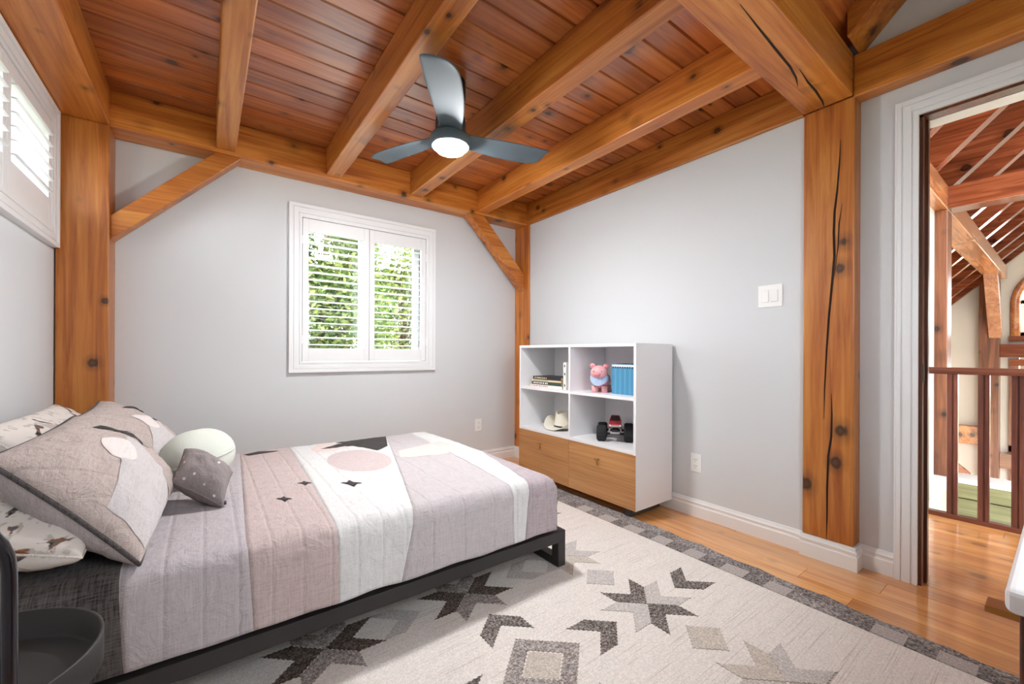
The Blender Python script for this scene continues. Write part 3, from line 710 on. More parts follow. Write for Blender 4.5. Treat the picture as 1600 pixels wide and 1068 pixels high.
def applique(outline, mat, name='applique', off=.0025):
    cx_ = sum(p[0] for p in outline) / len(outline); cy_ = sum(p[1] for p in outline) / len(outline); n = len(outline)
    m = MB(); rings = 5; vs = [drape(cx_, cy_, off)]
    for r in range(1, rings + 1):
        for a, b_ in outline: vs.append(drape(lerp(cx_, a, r / rings), lerp(cy_, b_, r / rings), off if r < rings else 0.0006))
    fs = [(0, 1 + k, 1 + (k + 1) % n) for k in range(n)]
    for r in range(rings - 1): fs += [(1 + r * n + k, 1 + (r + 1) * n + k, 1 + (r + 1) * n + (k + 1) % n, 1 + r * n + (k + 1) % n) for k in range(n)]
    m.add(vs, fs, True); return m.build(name, mat, quilt)
def dense(pts, step=.02):
    out = []
    for i in range(len(pts)):
        a, b_ = Vector(pts[i]), Vector(pts[(i + 1) % len(pts)]); k = max(1, int((b_ - a).length / step))
        out += [tuple(a.lerp(b_, j / k)) for j in range(k)]
    return out
applique([(.655 + .15 * math.cos(q * PI / 20) * (1 + .01 * math.sin(q * 2)), 2.245 + .25 * math.sin(q * PI / 20)) for q in range(40)], 'q_rose')
applique(dense([(.665, 2.80), (1.0, 2.815), (.894, 2.484), (.803, 2.40), (.745, 2.565)]), 'q_black', off=.0035)
applique(dense([(.49, 2.64), (.56, 2.80), (.664, 2.805), (.70, 2.61), (.60, 2.55), (.51, 2.55)]), 'q_pale', off=.0036)
applique(dense([(.85, 2.17), (.90, 2.325), (1.05, 2.37), (1.215, 2.43), (1.235, 2.28), (1.215, 2.14), (1.055, 2.10), (.90, 2.125)]), 'q_pale', off=.0045)
for cx_, cy_, s in ((.345, 1.975, 1.0), (.245, 1.81, 1.0), (.51, 1.86, 1.5)):
    applique([(cx_ + s * .026 * a, cy_ + s * .036 * b_) for a, b_ in ((1, -.55), (.35, .15), (.1, 1), (-.45, .4), (-1, .55), (-.35, -.15), (-.1, -1), (.45, -.4))], 'q_black', 'small_applique', off=.004)
applique(dense([(.17, 2.76), (.24, 2.80), (.345, 2.74), (.26, 2.72), (.19, 2.71)], .012), 'q_black', 'small_applique', off=.004)
applique(dense([(.52, 2.62), (.66, 2.72), (.82, 2.66), (.72, 2.63), (.62, 2.60)], .015), 'q_black', 'small_applique', off=.005)

# ------------------------------------------------------------------ pillows
class Pillow:
    def __init__(s, bn, bf, tn, tf, T, seed=0, plump=.42, pinch=.05):
        bn, bf, tn, tf = map(Vector, (bn, bf, tn, tf)); s.c = (bn + bf + tn + tf) / 4
        s.ex = ((bf - bn) + (tf - tn)) / 4; s.ey = ((tn - bn) + (tf - bf)) / 4
        s.n = s.ex.cross(s.ey).normalized(); s.T = T; s.seed = seed; s.p = plump; s.k = pinch
    def P(s, a, b_, side=1, off=0.0):
        h = max(0, (1 - a * a)) ** s.p * max(0, (1 - b_ * b_)) ** s.p
        aa = a * (1 - s.k * (1 - b_ * b_) * abs(a)); bb = b_ * (1 - s.k * (1 - a * a) * abs(b_))
        wr = mn.noise(Vector((a * 3 + s.seed, b_ * 3, side * 2.0))) * .012 * h + mn.noise(Vector((a * 8 + s.seed, b_ * 7, side * 5.0))) * .005 * h ** .5
        wr += .004 * math.sin(a * 16 + s.seed) * (1 - h) * h
        return s.c + s.ex * aa + s.ey * bb + s.n * (side * (s.T / 2 * h + wr) + off * side)
    def half(s, side, n=36):
        def e(t): return math.sin((t - .5) * PI)
        m = MB(); m.grid(lambda u, v: s.P(e(u), e(v), side), n, n); m.uv = [(e(i / n) * s.ex.length + e(j / n) * s.ey.length * .6, e(j / n) * s.ey.length) for i in range(n + 1) for j in range(n + 1)]; return m
    def patch(s, pts, parent, mat, name, off=.004, rings=12):
        pts = dense(pts, .04); n = len(pts); cx_ = sum(p[0] for p in pts) / n; cy_ = sum(p[1] for p in pts) / n
        vs = [s.P(cx_, cy_, 1, off)]
        for r in range(1, rings + 1):
            for a, b_ in pts: vs.append(s.P(lerp(cx_, a, r / rings), lerp(cy_, b_, r / rings), 1, off if r < rings else .002))
        fs = [(0, 1 + k, 1 + (k + 1) % n) for k in range(n)]
        for r in range(rings - 1): fs += [(1 + r * n + k, 1 + (r + 1) * n + k, 1 + (r + 1) * n + (k + 1) % n, 1 + r * n + (k + 1) % n) for k in range(n)]
        return MB().add(vs, fs, True).build(name, mat, parent)
    def piping(s, parent, mat, r=.006):
        path = []; K = 22
        for i in range(K): path.append(s.P(-1 + 2 * i / K, -1))
        for i in range(K): path.append(s.P(1, -1 + 2 * i / K))
        for i in range(K): path.append(s.P(1 - 2 * i / K, 1))
        for i in range(K): path.append(s.P(-1, 1 - 2 * i / K))
        return MB().tube(path, r, 8, closed=True).build('piping', mat, parent)
M['sham'] = fabric('sham_taupe_pink', (196, 183, 178), .08, .9, .075)
M['sham_back'] = fabric('sham_back_grey', (176, 168, 168), .08, .6)
M['sham_light'] = fabric('sham_patch_grey', (208, 204, 205), .05, .45, .09)
M['sham_disc'] = fabric('sham_disc_white', (234, 226, 224), .04, .4)
M['pipe'] = fabric('piping_charcoal', (86, 82, 82), .3, .2)
def sham(label, pl, extra):
    o = thing('pillow_sham', label, 'pillow', tuple(pl.c - Vector((0, 0, .2))), 'quilted pillow shams on the bed')
    pl.half(1).build('front', 'sham', o); pl.half(-1).build('back', 'sham_back', o); pl.piping(o, 'pipe')
    pl.patch([(-.93, -.25), (-.35, .10), (.10, .22), (.30, -.05), (.12, -.55), (-.10, -.93), (-.93, -.93)], o, 'sham_light', 'light_patch')
    pl.patch([(.30, .0), (.78, -.30), (.86, -.86), (.02, -.92), (.14, -.5)], o, 'sham', 'corner_patch', .004)
    pl.patch([(-.22 + .20 * math.cos(q), .16 + .27 * math.sin(q)) for q in [i * PI / 12 for i in range(24)]], o, 'sham_disc', 'disc_patch', .006)
    for k in range(3):
        pl.patch([(.02 + .12 * k, .66 - .24 * k), (.20 + .10 * k, .60 - .2 * k), (.44 + .08 * k, .24 - .2 * k), (.20 + .10 * k, .38 - .2 * k)], o, 'q_black', 'dark_mark', .004, 3)
    return o
sham('large quilted pillow with white disc at the near side of the bed', Pillow((-.145, 1.465, .462), (-.10, 2.10, .478), (-.425, 1.555, .755), (-.40, 2.20, .78), .235, 1.0), True)
sham('quilted pillow with white disc by the wide corner post', Pillow((-.09, 2.215, .475), (-.10, 2.84, .475), (-.40, 2.21, .76), (-.425, 2.83, .782), .19, 6.0), True)
def printmat(name):
    m, nt, b = newmat(name); b.inputs['Roughness'].default_value = .9; b.inputs['Specular IOR Level'].default_value = .1
    tc = N(nt, 'ShaderNodeTexCoord'); n = N(nt, 'ShaderNodeTexNoise', Scale=7.0, Detail=4.0, Distortion=1.4); nt.links.new(tc.outputs['Object'], n.inputs['Vector'])
    n2 = N(nt, 'ShaderNodeTexNoise', Scale=13.0, Detail=3.0, Distortion=2.0); nt.links.new(tc.outputs['Object'], n2.inputs['Vector'])
    r1 = ramp(nt, [(.60, (0, 0, 0, 1)), (.62, (1, 1, 1, 1))]); nt.links.new(n.outputs[0], r1.inputs[0])
    r2 = ramp(nt, [(.35, lin((92, 60, 40))), (.45, lin((150, 104, 74))), (.52, lin((110, 106, 104))), (.60, lin((60, 56, 56)))]); nt.links.new(n2.outputs[0], r2.inputs[0])
    r3 = ramp(nt, [(.40, lin((196, 190, 184))), (.44, lin((228, 222, 216)))]); nt.links.new(n2.outputs[0], r3.inputs[0])
    nt.links.new(mixc(nt, r1.outputs[0], r3.outputs[0], r2.outputs[0]), b.inputs['Base Color'])
    n3 = N(nt, 'ShaderNodeTexNoise', Scale=14.0, Detail=3.0); nt.links.new(tc.outputs['Object'], n3.inputs['Vector'])
    bp = N(nt, 'ShaderNodeBump', Strength=.5, Distance=.012); nt.links.new(n3.outputs[0], bp.inputs['Height']); nt.links.new(bp.outputs[0], b.inputs['Normal']); return m
M['print'] = printmat('printed_pillowcase')
def white_pillow(label, pl):
    o = thing('sleeping_pillow', label, 'pillow', tuple(pl.c - Vector((0, 0, .1))), 'white printed sleeping pillows')
    pl.half(1).build('front', 'print', o); pl.half(-1).build('back', 'print', o)
    pl.piping(o, fabric('pillow_seam', (228, 224, 218)), .003)
white_pillow('white pillow printed in brown and grey, flat beneath the near sham', Pillow((-.255, 1.475, .505), (-.235, 2.12, .51), (-.60, 1.50, .60), (-.60, 2.12, .62), .19, 3.0, .36))
white_pillow('white pillow printed in brown and grey, leaning at the wall', Pillow((-.33, 2.02, .51), (-.30, 2.76, .50), (-.57, 2.03, .765), (-.555, 2.74, .785), .15, 9.0, .38))
M['mint'] = plain('mint_plush', (222, 228, 219), .95, bump=.5, bscale=220)
M['olive'] = plain('olive_felt', (120, 116, 98), .95, bump=.3)
ps = thing('plush_cushion', 'pale mint round plush cushion resting against the shams', 'cushion', (-.01, 2.26, .45))
m = MB().grid(lambda u, v: (lambda q, p: (-.025 + .135 * math.cos(q) * math.sin(p) * (1 + .05 * math.sin(3 * q)), 2.27 + .12 * math.sin(q) * math.sin(p), .568 - .115 * math.cos(p) + .012 * math.sin(2 * q) * math.sin(p)))(2 * PI * u, PI * v), 32, 18, closeu=True); m.build('body', 'mint', ps)
MB().tube([(-.025 + .128 * math.cos(q * PI / 16) , 2.27 + .122 * math.sin(q * PI / 16), .56 + .03 * math.cos(q * PI / 16)) for q in range(32)], .006, 6, closed=True).build('seam', 'mint', ps)
pl = Pillow((.050, 1.835, .462), (.085, 1.97, .545), (-.10, 1.91, .555), (-.065, 2.05, .645), .16, 4.0, .40, .06)
sg = thing('star_cushion', 'small grey cushion sprinkled with white dots before the plush', 'cushion', tuple(pl.c - Vector((0, 0, .1))))
M['dots'] = fabric('grey_dotted_cloth', (150, 142, 142), .06, .6, speck=1.0)
M['dots_back'] = fabric('grey_cloth', (138, 128, 126), .06, .6)
pl.half(1, 24).build('front', 'dots', sg); pl.half(-1, 24).build('back', 'dots_back', sg); pl.piping(sg, 'dots_back', .003)
MB().box(.040, .062, 1.845, 1.867, .462, .470).build('care_tab', 'pipe', sg)

# ------------------------------------------------------------------ bookcase
bc = thing('bookcase', 'white open bookcase with two walnut drawers on dark runners', 'bookcase', (2.28, 2.14, 0))
X0, X1, Y0, Y1, Z0, Z1 = 2.09, 2.472, 1.565, 2.722, .065, 1.086
T_ = .019
B('side_panel', 'lacquer', X0, X1, Y0, Y0 + T_, Z0, Z1 - T_, bc, .0012)
B('side_panel', 'lacquer', X0, X1, Y1 - T_, Y1, Z0, Z1 - T_, bc, .0012)
B('top_panel', 'lacquer', X0 - .001, X1, Y0, Y1, Z1 - T_ + .0002, Z1, bc, .0012)
B('bottom_panel', 'lacquer', X0 + .022, X1, Y0 + T_, Y1 - T_, Z0 + .004, Z0 + T_, bc)
B('back_panel', 'lacquer', X1 - .008, X1 - .001, Y0 + T_, Y1 - T_, Z0 + T_, Z1 - T_, bc)
B('divider', 'lacquer', X0 + .001, X1 - .009, 2.130, 2.147, .425, Z1 - T_, bc, .001)
B('cabinet_deck', 'lacquer', X0 + .0005, X1 - .009, Y0 + T_ + .0002, Y1 - T_ - .0002, .405, .425, bc, .001)
for ya, yb in ((Y0 + T_ + .0002, 2.1298), (2.1472, Y1 - T_ - .0002)): B('shelf', 'lacquer', X0 + .0005, X1 - .009, ya, yb, .733, .752, bc, .001)
for yc in (1.80, 2.38): B('back_batten', 'lacquer', X1 - .014, X1 - .008, yc, yc + .012, .425, Z1 - T_, bc)
for ya, yb, kn in ((Y0 + .001, 2.1385, 1.858), (2.1405, Y1 - .001, 2.44)):
    d = B('drawer', 'drawer', X0 - .003, X0 + .018, ya, yb, Z0 + .002, .404, bc, .0012)
    m = MB(); m.tube([(X0 - .003, kn, .325), (X0 - .022, kn, .325)], .004, 8); m.tube([(X0 - .020, kn + .022, .326), (X0 - .020, kn - .006, .326)], .0045, 8); m.tube([(X0 - .020, kn - .002, .325), (X0 - .019, kn - .003, .285)], .0035, 8)
    h = m.build('handle', 'brass', bc); h.parent = d
for yc in (Y0 + .05, Y1 - .09):
    B('runner', 'iron', X0 + .015, X1 - .06, yc, yc + .04, .015, .064, bc, .002)

# books, pig, hat and truck on the shelves
def book(name, label, x0, x1, y0, y1, z0, z1, spine, cover, group, upright):
    o = thing(name, label, 'book', ((x0 + x1) / 2, (y0 + y1) / 2, z0), group)
    c = .0018
    if upright:
        B('spine', spine, x0, x0 + c, y0, y1, z0, z1, o)
        for a, b_ in ((y0, y0 + c), (y1 - c, y1)): B('cover', cover, x0 + c, x1, a, b_, z0, z1, o)
        B('page_block', 'paper', x0 + c, x1 - .003, y0 + c, y1 - c, z0 + .002, z1 - .002, o)
    else:
        B('spine', spine, x0, x0 + c, y0, y1, z0, z1, o)
        for a, b_ in ((z0, z0 + c), (z1 - c, z1)): B('cover', cover, x0 + c, x1, y0, y1, a, b_, o)
        B('page_block', 'paper', x0 + c, x1 - .003, y0 + .003, y1 - .003, z0 + c, z1 - c, o)
    return o
M['paper'] = plain('book_paper', (226, 214, 190), .9, var=.05, bscale=300)
for nm, c in dict(bk_blue=(84, 156, 192), bk_blue2=(70, 140, 180), bk_black=(36, 36, 42), bk_cream=(226, 204, 160), bk_green=(52, 70, 60), bk_white=(236, 234, 228), bk_grey=(120, 140, 158), bk_red=(206, 110, 90)).items(): M[nm] = plain(nm, c, .55)
zs = .7523
for i, (h, sp, cv_, ya, yb, xo, lab) in enumerate([(.020, 'bk_white', 'bk_cream', 2.27, 2.645, .0, 'white paperback with orange lettering at the bottom of the stack'),
        (.026, 'bk_green', 'bk_grey', 2.285, 2.632, .004, 'dark green hardback second from the bottom of the stack'),
        (.014, 'bk_cream', 'bk_cream', 2.28, 2.628, .0, 'slim cream book under the black one'),
        (.026, 'bk_black', 'bk_black', 2.29, 2.618, .006, 'black hardback on top of the stack')]):
    o = book('stacked_book', lab, 2.145 + xo, 2.33, ya, yb - .15 + .15, zs, zs + h, sp, cv_, 'stacked books on the upper shelf', False)
    # lettering blocks printed on the spine
    yy = yb - .02
    while yy > ya + .16:
        w = random.uniform(.008, .016)
        B('lettering', {0: 'bk_red', 1: 'bk_white', 2: 'bk_grey', 3: 'bk_cream'}[i], 2.145 + xo - .0006, 2.145 + xo, yy - w, yy, zs + h * .3, zs + h * .72, o); yy -= w + random.uniform(.003, .012)
    zs += h + .0003
wb = book('upright_book', 'white book standing at the end of the stack', 2.14, 2.30, 2.222, 2.252, .7523, .955, 'bk_white', 'bk_white', None, True)
for z_ in (.775, .86, .92): B('lettering', 'bk_black', 2.1394, 2.14, 2.232, 2.242, z_, z_ + .018, wb)
for i in range(13):
    y1_ = 1.846 - i * .0195
    lab = 'thin sky blue book in the row beside the pig, number %s from the pig' % words[i] if i < 12 else 'thin sky blue book against the bookcase side'
    lab = lab.replace('number ', '')
    o = book('blue_book', lab, 2.205, 2.36, y1_ - .0188, y1_, .7523, .955 - (i % 3) * .0012, 'bk_blue' if i % 2 else 'bk_blue2', 'bk_blue', 'row of thin blue books', True)
    B('white_band', 'bk_white', 2.2044, 2.205, y1_ - .0186, y1_ - .0004, .934, .949, o)
    B('black_mark', 'bk_black', 2.2042, 2.2049, y1_ - .0155, y1_ - .005, .925, .936, o)
M['pig'] = plain('pig_pink', (236, 168, 172), .45, coat=.2)
M['pig_dark'] = plain('pig_snout_pink', (222, 140, 148), .45)
M['bandana'] = fabric('bandana_blue', (176, 194, 222), .06, .3)
pg = thing('pig_figurine', 'pink pig figurine wearing a pale blue bandana', 'figurine', (2.24, 1.975, .7523))
def pgp(dx, dy, dz):   # pig local frame: faces the camera side of the shelf
    a = math.radians(28); return (2.24 - dx * math.cos(a) + dy * math.sin(a), 1.975 - dx * math.sin(a) - dy * math.cos(a), .7523 + dz)
def pball(c, r, n=20, k=12):
    m = MB(); a = math.radians(28)
    return m.grid(lambda u, v: pgp(c[0] + r[0] * math.cos(2 * PI * u) * math.sin(PI * v), c[1] + r[1] * math.sin(2 * PI * u) * math.sin(PI * v), c[2] - r[2] * math.cos(PI * v)), n, k, closeu=True)
pball((-.02, 0, .082), (.085, .062, .058)).build('body', 'pig', pg)
pball((.052, 0, .138), (.052, .060, .050)).build('head', 'pig', pg)
pball((.100, 0, .128), (.014, .022, .017)).build('snout', 'pig_dark', pg)
for s in (1, -1):
    MB().tube([pgp(.035, s * .033, .045), pgp(.037, s * .034, .02), pgp(.038, s * .034, 0)], [.024, .021, .022], 12).build('leg', 'pig', pg)
    MB().tube([pgp(-.075, s * .033, .045), pgp(-.075, s * .034, .02), pgp(-.075, s * .034, 0)], [.024, .021, .022], 12).build('leg', 'pig', pg)
    pball((.040, s * .047, .184), (.011, .021, .018), 14, 8).build('ear', 'pig', pg)
    pball((.049, s * .049, .184), (.004, .013, .011), 12, 6).build('inner_ear', 'pig_dark', pg)
    pball((.096, s * .028, .150), (.006, .007, .008), 10, 6).build('eye', 'bk_white', pg)
    pball((.101, s * .027, .150), (.003, .0035, .004), 8, 6).build('pupil', 'bk_black', pg)
    pball((.112, s * .008, .128), (.003, .003, .005), 8, 6).build('nostril', 'pig_dark', pg)
m = MB().grid(lambda u, v: (lambda q: pgp(.022 + (.060 + .006 * v) * math.cos(q) * (1 + .12 * v * max(0, math.cos(q))), (.066 + .004 * v) * math.sin(q), .118 - v * (.012 + .058 * max(0, math.cos(q)) ** 1.5)))(2 * PI * u), 32, 8, closeu=True); m.build('bandana', 'bandana', pg)

M['straw'] = plain('cream_straw', (242, 237, 222), .8, bump=.5, bscale=320)
ht = thing('cowboy_hat', 'cream cowboy hat with a thin dark band', 'hat', (2.27, 2.40, .4255))
HX, HY, HZ = 2.280, 2.405, .4262
def brim(u, v):
    q = 2 * PI * u; r = lerp(1, 2.30, v); ex, ey = .062, .076
    x_, y_ = ex * r * math.cos(q), ey * (1 + (r - 1) * .86) * math.sin(q)
    lift = .085 * v ** 1.8 * abs(math.sin(q)) ** 3 + .006 * (1 - v) - .004 * v * abs(math.cos(q)) + .004 * v
    return (HX + x_, HY + y_ * (1 - .10 * v * abs(math.sin(q)) ** 2), HZ + .004 + lift)
m = MB().grid(brim, 48, 10, closeu=True); o = m.build('brim', 'straw', ht, fix=False); sd = o.modifiers.new('solid', 'SOLIDIFY'); sd.thickness = .003
def crown(u, v):
    q = 2 * PI * u; r = (1 - .26 * v) if v < .8 else (1 - .208) * max(0.0, (1 - (v - .8) / .2)) ** .6
    h = .128 * min(1, v / .8)
    x_, y_ = .062 * r * math.cos(q), .076 * r * math.sin(q)
    if v >= .8: h = .128 + .010 * math.sin((v - .8) / .2 * PI) - .030 * math.exp(-(y_ / .022) ** 2) * ((v - .8) / .2)
    dent = .012 * math.exp(-((abs(math.sin(q)) - .55) / .3) ** 2) * max(0, -math.cos(q)) * max(0, v - .45)
    h -= .028 * math.exp(-(y_ / .020) ** 2) * max(0, v - .5) / .5
    return (HX + x_ + dent, HY + y_, HZ + .006 + h)
MB().grid(crown, 48, 24, closeu=True).build('crown', 'straw', ht)
MB().grid(lambda u, v: (HX + .0632 * (1 - .26 * (.06 + .07 * v)) * math.cos(2 * PI * u), HY + .0772 * (1 - .26 * (.06 + .07 * v)) * math.sin(2 * PI * u), HZ + .016 + .011 * v), 40, 2, closeu=True).build('hat_band', 'bk_black', ht)

tk = thing('toy_monster_truck', 'red toy monster truck with oversized black tyres', 'toy truck', (2.28, 1.855, .4255))
M['tyre'] = plain('black_rubber', (30, 30, 32), .8, bump=.4, bscale=90)
M['red'] = plain('red_toy_paint', (176, 28, 44), .25, coat=.5)
M['silver'] = plain('silver_plastic', (190, 190, 192), .3, metal=.5)
M['tglass'] = plain('smoked_plastic', (28, 26, 30), .15)
TZ = .4255
def wheel(cx_, cy_, r, w):
    m = MB(); prof = [(.55, -.5), (.86, -.5), (1.0, -.34), (1.0, .34), (.86, .5), (.55, .5)]; n = 28; vs = []
    for rr, ww in prof:
        for k in range(n): 
            q = 2 * PI * k / n; rk = rr * (1.0 if rr < .95 or k % 2 else .955); vs.append((cx_ + rk * r * math.cos(q), cy_ + ww * w, TZ + r + rk * r * math.sin(q)))
    m.add(vs, [(i * n + k, i * n + (k + 1) % n, (i + 1) * n + (k + 1) % n, (i + 1) * n + k) for i in range(5) for k in range(n)], False)
    o = m.build('tyre', 'tyre', tk)
    for s in (-1, 1): MB().tube([(cx_, cy_ + s * w * .12, TZ + r), (cx_, cy_ + s * w * .46, TZ + r)], [r * .57, r * .50], 20).build('hub', 'silver', tk)
for cx_ in (2.195, 2.375):
    for s in (1, -1): wheel(cx_, 1.852 + s * .098, .054, .070)
    MB().tube([(cx_, 1.77, TZ + .054), (cx_, 1.935, TZ + .054)], .009, 10).build('axle', 'bk_black', tk)
B('chassis', 'bk_black', 2.15, 2.42, 1.83, 1.875, TZ + .062, TZ + .084, tk, .004)
B('bumper', 'silver', 2.142, 2.152, 1.818, 1.887, TZ + .058, TZ + .070, tk, .003)
for s in (1, -1):
    for cx_ in (2.195, 2.375): MB().tube([(cx_, 1.852 + s * .05, TZ + .058), (cx_, 1.852 + s * .03, TZ + .098)], .006, 8).build('shock', 'silver', tk)
m = MB(); pr = [(2.150, TZ + .098), (2.42, TZ + .098), (2.42, TZ + .128), (2.36, TZ + .132), (2.335, TZ + .168), (2.255, TZ + .172), (2.222, TZ + .140), (2.158, TZ + .128)]
n = len(pr); wd = [.046, .046, .046, .044, .030, .030, .042, .044]
m.add([(a, 1.852 - w, z_) for (a, z_), w in zip(pr, wd)] + [(a, 1.852 + w, z_) for (a, z_), w in zip(pr, wd)], [tuple(range(n)), tuple(range(n, 2 * n))[::-1]] + [(i, n + i, n + (i + 1) % n, (i + 1) % n) for i in range(n)])
m.build('body_shell', 'red', tk, bevel=.005)
m = MB(); m.add([(2.2195, 1.852 - .037, TZ + .141), (2.2195, 1.852 + .037, TZ + .141), (2.2505, 1.852 + .027, TZ + .169), (2.2505, 1.852 - .027, TZ + .169)], [(0, 1, 2, 3)]); o = m.build('windscreen', 'tglass', tk)
o.modifiers.new('solid', 'SOLIDIFY').thickness = .003
B('grille', 'silver', 2.147, 2.151, 1.822, 1.882, TZ + .103, TZ + .118, tk, .001)
for s in (1, -1): MB().tube([(2.152, 1.852 + s * .036, TZ + .113), (2.144, 1.852 + s * .036, TZ + .113)], .007, 10).build('headlamp', 'bk_white', tk)
tk.rotation_euler = (0, 0, math.radians(38)); tk.scale = (.74, .92, 1.0); tk.location.x = 2.285; tk.location.y = 1.885

# ------------------------------------------------------------------ ceiling fan with lamp
FX, FY = 1.030, 1.945
fan = thing('ceiling_fan', 'three bladed dark ceiling fan tinted with painted blue-grey light, with a glowing lamp', 'ceiling fan', (FX, FY, ZP))
MB().lathe([(.0, 0), (.072, 0), (.078, -.01), (.078, -.085), (.070, -.10), (.030, -.108), (.024, -.112)][::-1], (FX, FY, ZP - .001), 32).build('canopy', 'fandark', fan)
MB().lathe([(.020, -.108), (.030, -.12), (.070, -.17), (.078, -.21), (.080, -.285)], (FX, FY, ZP), 36).build('motor_housing', 'fandark', fan)
MB().lathe([(.080, -.280), (.098, -.290), (.106, -.305), (.106, -.330), (.100, -.346), (.089, -.349), (.0865, -.331), (.0, -.330)][:-1], (FX, FY, ZP), 40).build('hub', 'fan', fan)
ZL = ZP - .330
lens = MB().lathe([(.086, 0), (.086, -.010), (.083, -.024), (.072, -.038), (.052, -.048), (.028, -.053), (.0005, -.055)], (FX, FY, ZL), 32).build('lamp_lens', 'lens', fan)
out_u = [(.060, .046, -.046), (.14, .050, -.052), (.22, .058, -.062), (.32, .064, -.072), (.42, .064, -.074), (.50, .062, -.073), (.54, .052, -.071), (.565, .026, -.067)]
def blade(ang):
    m = MB(); rows = []
    ca, sa = math.cos(ang), math.sin(ang); th = .005
    K = 8
    vs = []; 
    for r, hi, lo in out_u:
        sweep = -.05 * (r / .56) ** 2
        for j in range(K + 1):
            c = lerp(lo, hi, j / K) * 1.2; pit = math.radians(-11) * (1 - .35 * r / .56)
            cam_ = .010 * math.sin(PI * j / K)
            x_, y_ = r, c * math.cos(pit) + sweep; z_ = ZP - .296 + c * math.sin(pit) + cam_ + .012 * (r / .56)
            vs.append((FX + x_ * ca - y_ * sa, FY + x_ * sa + y_ * ca, z_))
    R_ = len(out_u)
    m.add(vs, [(i * (K + 1) + j, (i + 1) * (K + 1) + j, (i + 1) * (K + 1) + j + 1, i * (K + 1) + j + 1) for i in range(R_ - 1) for j in range(K)], True)
    o = m.build('blade', 'fan', fan); sd = o.modifiers.new('solid', 'SOLIDIFY'); sd.thickness = .006; sd.offset = 0
    ss = o.modifiers.new('sub', 'SUBSURF'); ss.levels = 1; ss.render_levels = 1
for a in (-117, -4, 118): blade(math.radians(a))

# ------------------------------------------------------------------ switches and sockets
sw = thing('light_switch', 'white double rocker light switch left of the cracked post', 'switch', (XR, .985, 1.28))
B('plate', 'plastic', XR - .006, XR, .924, 1.046, 1.280, 1.402, sw, .0025)
for yc in (.962, 1.008): B('rocker', 'plastic', XR - .011, XR - .006, yc - .0165, yc + .0165, 1.308, 1.374, sw, .002)
def socket(label, plane, c, z):
    o = thing('wall_socket', label, 'socket', (XR, c, z - .06) if plane == 'x' else (c, YF, z - .06), 'white wall sockets')
    def bx(name, mat, a0, a1, d0, d1, z0, z1, bv=0):
        if plane == 'x': B(name, mat, XR - d1, XR - d0, c + a0, c + a1, z + z0, z + z1, o, bv)
        else: B(name, mat, c + a0, c + a1, YF - d1, YF - d0, z + z0, z + z1, o, bv)
    bx('plate', 'plastic', -.035, .035, 0, .005, -.058, .058, .002)
    for dz in (.020, -.020):
        bx('receptacle', 'plastic', -.016, .016, .005, .0075, dz - .014, dz + .014, .001)
        for a in (-.007, .005): bx('slot', 'slot', a, a + .002, .0074, .0079, dz - .001, dz + .008)
        bx('slot', 'slot', -.002, .002, .0074, .0079, dz - .010, dz - .006)
socket('white wall socket low beside the bookcase', 'x', 1.408, .335)
socket('white wall socket under the window wall, above the bed foot', 'y', 2.042, .353)

# ------------------------------------------------------------------ side table at the near left
tb = thing('side_table', 'black round tray side table with tubular handle', 'side table', (-.338, 1.068, 0))
c = (-.338, 1.068, 0); R = .186
MB().lathe([(0.001, .440), (R - .006, .440), (R, .446), (R, .500), (R - .003, .502), (R - .006, .500), (R - .006, .449), (R - .012, .446), (.001, .446)], c, 64).build('tray', plain('matt_black_tray', (48, 47, 46), .5, bump=.08, bscale=300), tb)
th = [(c[0] + .118 + .0, c[1] - .27, z_) for z_ in (0.012, .30, .52)]
hx, hy, r_ = -.200, .800, .0075
q_ = .09
arc = [(hx + .004, hy, .012), (hx + .002, hy, .35), (hx, hy, .742)] + [(hx - q_ + q_ * math.cos(q * PI / 16), hy, .742 + q_ * math.sin(q * PI / 16)) for q in range(1, 9)] + [(hx - .15, hy, .832)] + [(hx - .19 - q_ * math.sin(q * PI / 16), hy, .742 + q_ * math.cos(q * PI / 16)) for q in range(1, 9)] + [(hx - .28, hy, .35), (hx - .28, hy, .012)]
MB().tube(arc, r_, 14).build('handle_frame', 'steel_black', tb)
for xx in (hx, hx - .28):
    MB().tube([(xx, hy, .020), (xx, hy + .30, .020), (xx, hy + .50, .020)], .009, 10).build('foot_bar', 'steel_black', tb)
    MB().tube([(xx, hy, .433), (xx, hy + .20, .433), (xx, hy + .42, .433)], .007, 10).build('tray_support', 'steel_black', tb)
MB().tube([(hx, hy + .50, .020), (hx - .28, hy + .50, .020)], .009, 10).build('foot_bar', 'steel_black', tb)

# ------------------------------------------------------------------ dresser at the near right
ds = thing('dresser', 'dark walnut dresser with a thick white top at the near right', 'dresser', (1.3, -.19, 0))
m = MB().box(.745, 1.90, YN + .02, .046, .722, .752); o = m.build('top', 'lacquer', ds, .008, 3)
B('carcass', 'dresser_x', .757, 1.888, YN + .025, .022, .10, .7215, ds, .002)
for i, z_ in enumerate((.115, .318, .520)):
    for ya, yb in ((.770, 1.318), (1.326, 1.876)):
        d = B('drawer', 'dresser_x', ya, yb, .0222, .036, z_, z_ + .196, ds, .002)
        cx_ = ya + .038 if ya < 1 else yb - .1
        h = B('handle', 'brass', cx_ - .004, cx_ + .03, .036, .066, z_ + .172, z_ + .180, ds, .001); h.parent = d
for xx in (.79, 1.83):
    for yy in (YN + .06, -.02): B('leg', 'dresser_x', xx, xx + .035, yy, yy + .035, 0, .0995, ds, .002)

